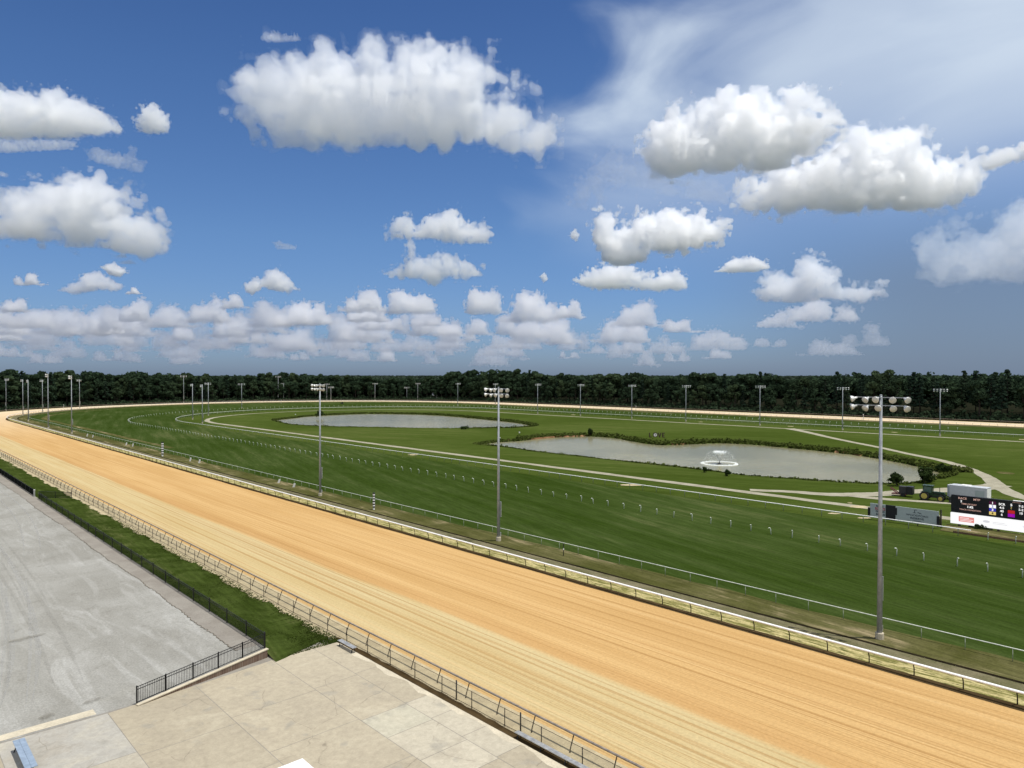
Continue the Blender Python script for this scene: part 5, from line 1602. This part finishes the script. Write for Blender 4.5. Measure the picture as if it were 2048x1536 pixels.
cloud(Lp([(980, 1138), (1020, 1112), (1053, 1122), (1065, 1080), (1110, 1074), (1160, 1106), (1198, 1160), (1150, 1178), (1100, 1163), (1050, 1158), (1010, 1188), (988, 1162)]), 9, 'small lumpy white cloud above the far bank of clouds', res=90, tau=7)
cloud(Lp([(220, 1165), (300, 1128), (340, 1096), (400, 1080), (430, 1106), (497, 1140), (470, 1163), (380, 1164), (300, 1178)]), 10, 'low grey white cloud under the left cumulus', res=90, tau=5)
cloud(Lp([(412, 1068), (460, 1048), (518, 1090), (480, 1108), (440, 1103)]), 11, 'little white tuft under the left cumulus', res=60, tau=6)
cloud(Rp([(520, 580), (555, 515), (620, 472), (670, 448), (740, 460), (770, 418), (840, 392), (900, 372), (950, 352), (1010, 358), (1060, 390), (1100, 362), (1160, 358), (1218, 405), (1295, 470), (1310, 545), (1200, 610), (1040, 650), (900, 668), (760, 668), (640, 685), (570, 645)]), 12,
      'tall bright cumulus with grey shaded base at the upper right', res=230, drop=14, tau=13, lump=1.35, thick=.5)
cloud(Rp([(905, 770), (955, 690), (1040, 640), (1130, 632), (1220, 595), (1290, 540), (1350, 515), (1440, 522), (1550, 505), (1615, 550), (1665, 602), (1740, 632), (1835, 645), (1875, 700), (1855, 765), (1750, 805), (1600, 820), (1400, 820), (1200, 808), (1060, 828), (970, 838), (912, 806)]), 13,
      'wide white cloud with a dark grey belly at the upper right', res=240, drop=12, tau=14, lump=1.35, thick=.5)
cloud(Rp([(1860, 660), (1900, 618), (1960, 595), (2010, 585), (2048, 550), (2150, 535), (2150, 645), (2000, 645), (1930, 675), (1890, 690)]), 14, 'small white cloud at the upper right edge', res=90, tau=6)
cloud(Rp([(315, 905), (340, 858), (380, 848), (418, 876), (424, 918), (450, 916), (478, 926), (485, 884), (540, 864), (600, 838), (650, 834), (700, 844), (772, 834), (790, 878), (855, 898), (858, 928), (820, 963), (750, 993), (660, 1004), (560, 1008), (520, 1045), (470, 1065), (420, 1065), (368, 1042), (345, 990), (325, 950)]), 15,
      'bright cumulus with a small tower on its left end right of the middle', res=200, tau=13, lump=1.35)
cloud(Rp([(255, 1128), (310, 1090), (360, 1068), (420, 1063), (470, 1058), (500, 1080), (550, 1090), (575, 1106), (600, 1090), (650, 1084), (695, 1118), (700, 1155), (600, 1163), (450, 1163), (320, 1158)]), 16, 'long flat based white cloud under the tower cloud', res=150, tau=7, lump=1.2)
cloud(Rp([(815, 1088), (870, 1040), (950, 1026), (1010, 1046), (1035, 1075), (960, 1091), (880, 1093)]), 17, 'small smooth white cloud right of the tower cloud', res=80, tau=7)
cloud(Rp([(970, 1183), (988, 1105), (1030, 1085), (1090, 1090), (1130, 1105), (1148, 1045), (1210, 1025), (1272, 1045), (1310, 1098), (1315, 1158), (1400, 1150), (1482, 1157), (1495, 1178), (1400, 1200), (1300, 1205), (1150, 1213), (1000, 1208)]), 18, 'grey white double cloud in the lower right sky', res=120, tau=6, col=(.93, .96, 1))
cloud(Rp([(1635, 1015), (1648, 940), (1710, 925), (1760, 966), (1810, 915), (1900, 935), (1880, 865), (1970, 812), (2048, 812), (2200, 790), (2200, 1135), (2000, 1145), (1850, 1135), (1720, 1150), (1655, 1105)]), 19, 'large dull blue grey cloud at the right edge', res=130, tau=2.6, col=(.86, .92, 1))
cloud(Rp([(228, 940), (250, 912), (272, 940), (257, 968), (235, 957)]), 20, 'tiny white puff left of the tower cloud', res=50, tau=6)
cloud(Rp([(108, 1108), (130, 1088), (147, 1118), (125, 1133)]), 21, 'tiny white puff above the far clouds in the middle', res=40, tau=5)
cloud(Rp([(225, 700), (300, 680), (400, 610), (480, 620), (580, 670), (640, 720), (760, 740), (880, 760), (860, 820), (700, 800), (520, 760), (420, 740), (370, 760), (360, 830), (320, 780), (300, 850), (215, 820), (250, 760)]), 22, 'thin pale veil trailing left below the tall right cumulus', res=120, tau=1.0, rough=1.5, thick=.5)
cloud(Lp([(1075, 165), (1100, 125), (1130, 150), (1185, 145), (1210, 165), (1160, 175), (1100, 178)]), 23, 'faint ragged wisp above the biggest cloud', res=70, tau=1.2, rough=1.6)
cloud(Lp([(1090, 970), (1120, 965), (1190, 985), (1185, 1000), (1110, 1000)]), 24, 'faint small wisp in the clear blue middle left sky', res=50, tau=1.0)


def far_cumulus(cx, by, w, h, seed):
    """heaped outline: the top of a row of overlapping round heads over a nearly flat base"""
    r = random.Random(seed); heads = []
    for i in range(r.randint(4, 7)):
        u = r.uniform(-.42, .42); rad = w * r.uniform(.10, .20) * (1.15 - abs(u)); heads.append((u * w, h * r.uniform(.25, .80) * (1.1 - 1.1 * abs(u)) , rad))
    n = 26; top = []
    for i in range(n + 1):
        x = -w / 2 + w * i / n; y = h * .10
        for hx, hy, rad in heads:
            if abs(x - hx) < rad: y = max(y, hy + math.sqrt(rad * rad - (x - hx) ** 2) * .8)
        top.append((cx + x, by - y))
    return [(cx - w / 2 - 2, by)] + top + [(cx + w / 2 + 2, by), (cx + w * .25, by + h * .06), (cx, by + h * .02), (cx - w * .25, by + h * .07)]


FARC = [(160, 668, 165, 82), (35, 624, 50, 28), (280, 642, 70, 36), (385, 690, 110, 96), (300, 692, 120, 50), (470, 616, 52, 26), (495, 690, 90, 68), (540, 652, 80, 56), (600, 700, 90, 80), (590, 650, 70, 50), (728, 622, 90, 52), (815, 626, 100, 52),
        (680, 682, 90, 60), (760, 660, 80, 36), (755, 686, 60, 22), (848, 652, 60, 26), (745, 722, 90, 26), (565, 704, 80, 34), (60, 690, 130, 52), (220, 690, 110, 40), (972, 626, 80, 56), (1060, 642, 110, 52), (1095, 686, 140, 54), (1140, 636, 60, 32),
        (1240, 684, 110, 56), (1280, 652, 100, 42), (1372, 664, 84, 30), (1230, 706, 130, 24), (1428, 700, 116, 28), (1540, 693, 60, 20), (1732, 690, 84, 44), (1640, 642, 130, 30), (895, 702, 80, 40), (1000, 712, 90, 26), (905, 672, 70, 20), (430, 700, 90, 30),
        (268, 588, 30, 10), (65, 570, 60, 18), (830, 700, 100, 34), (660, 712, 90, 26), (1560, 655, 90, 20), (1660, 710, 120, 16)]
rr = random.Random(9)
for x0, x1, y0, y1, k, n in ((-40, 900, 640, 672, 1.0, 9), (-40, 1180, 668, 700, .85, 16), (-40, 1350, 695, 716, .7, 18), (-40, 1500, 712, 731, .55, 16)):
    for i in range(n):
        FARC.append((x0 + (x1 - x0) * (i + rr.uniform(.1, .9)) / n, rr.uniform(y0, y1), rr.uniform(60, 130) * k, rr.uniform(30, 58) * k))
for i, (cx, by, w, h) in enumerate(FARC):
    right = cx > 1500
    o = cloud(far_cumulus(cx, by, w * 1.1, h * 1.05, 300 + i), 400 + i, 'low far cumulus in the pale bank of clouds above the horizon', res=72, tau=(5.0 if by < 650 else 3.6 if by < 690 else 2.0) * (.6 if right else 1),
              col=(1.03, 1.0, .975), lump=1.3, ragged=.5, thick=.8, rough=1.1, shrink=.0, halo=False)  # haze put into density and tint: thinner low down, slightly warm
    o['group'] = 'far clouds banked above the horizon'
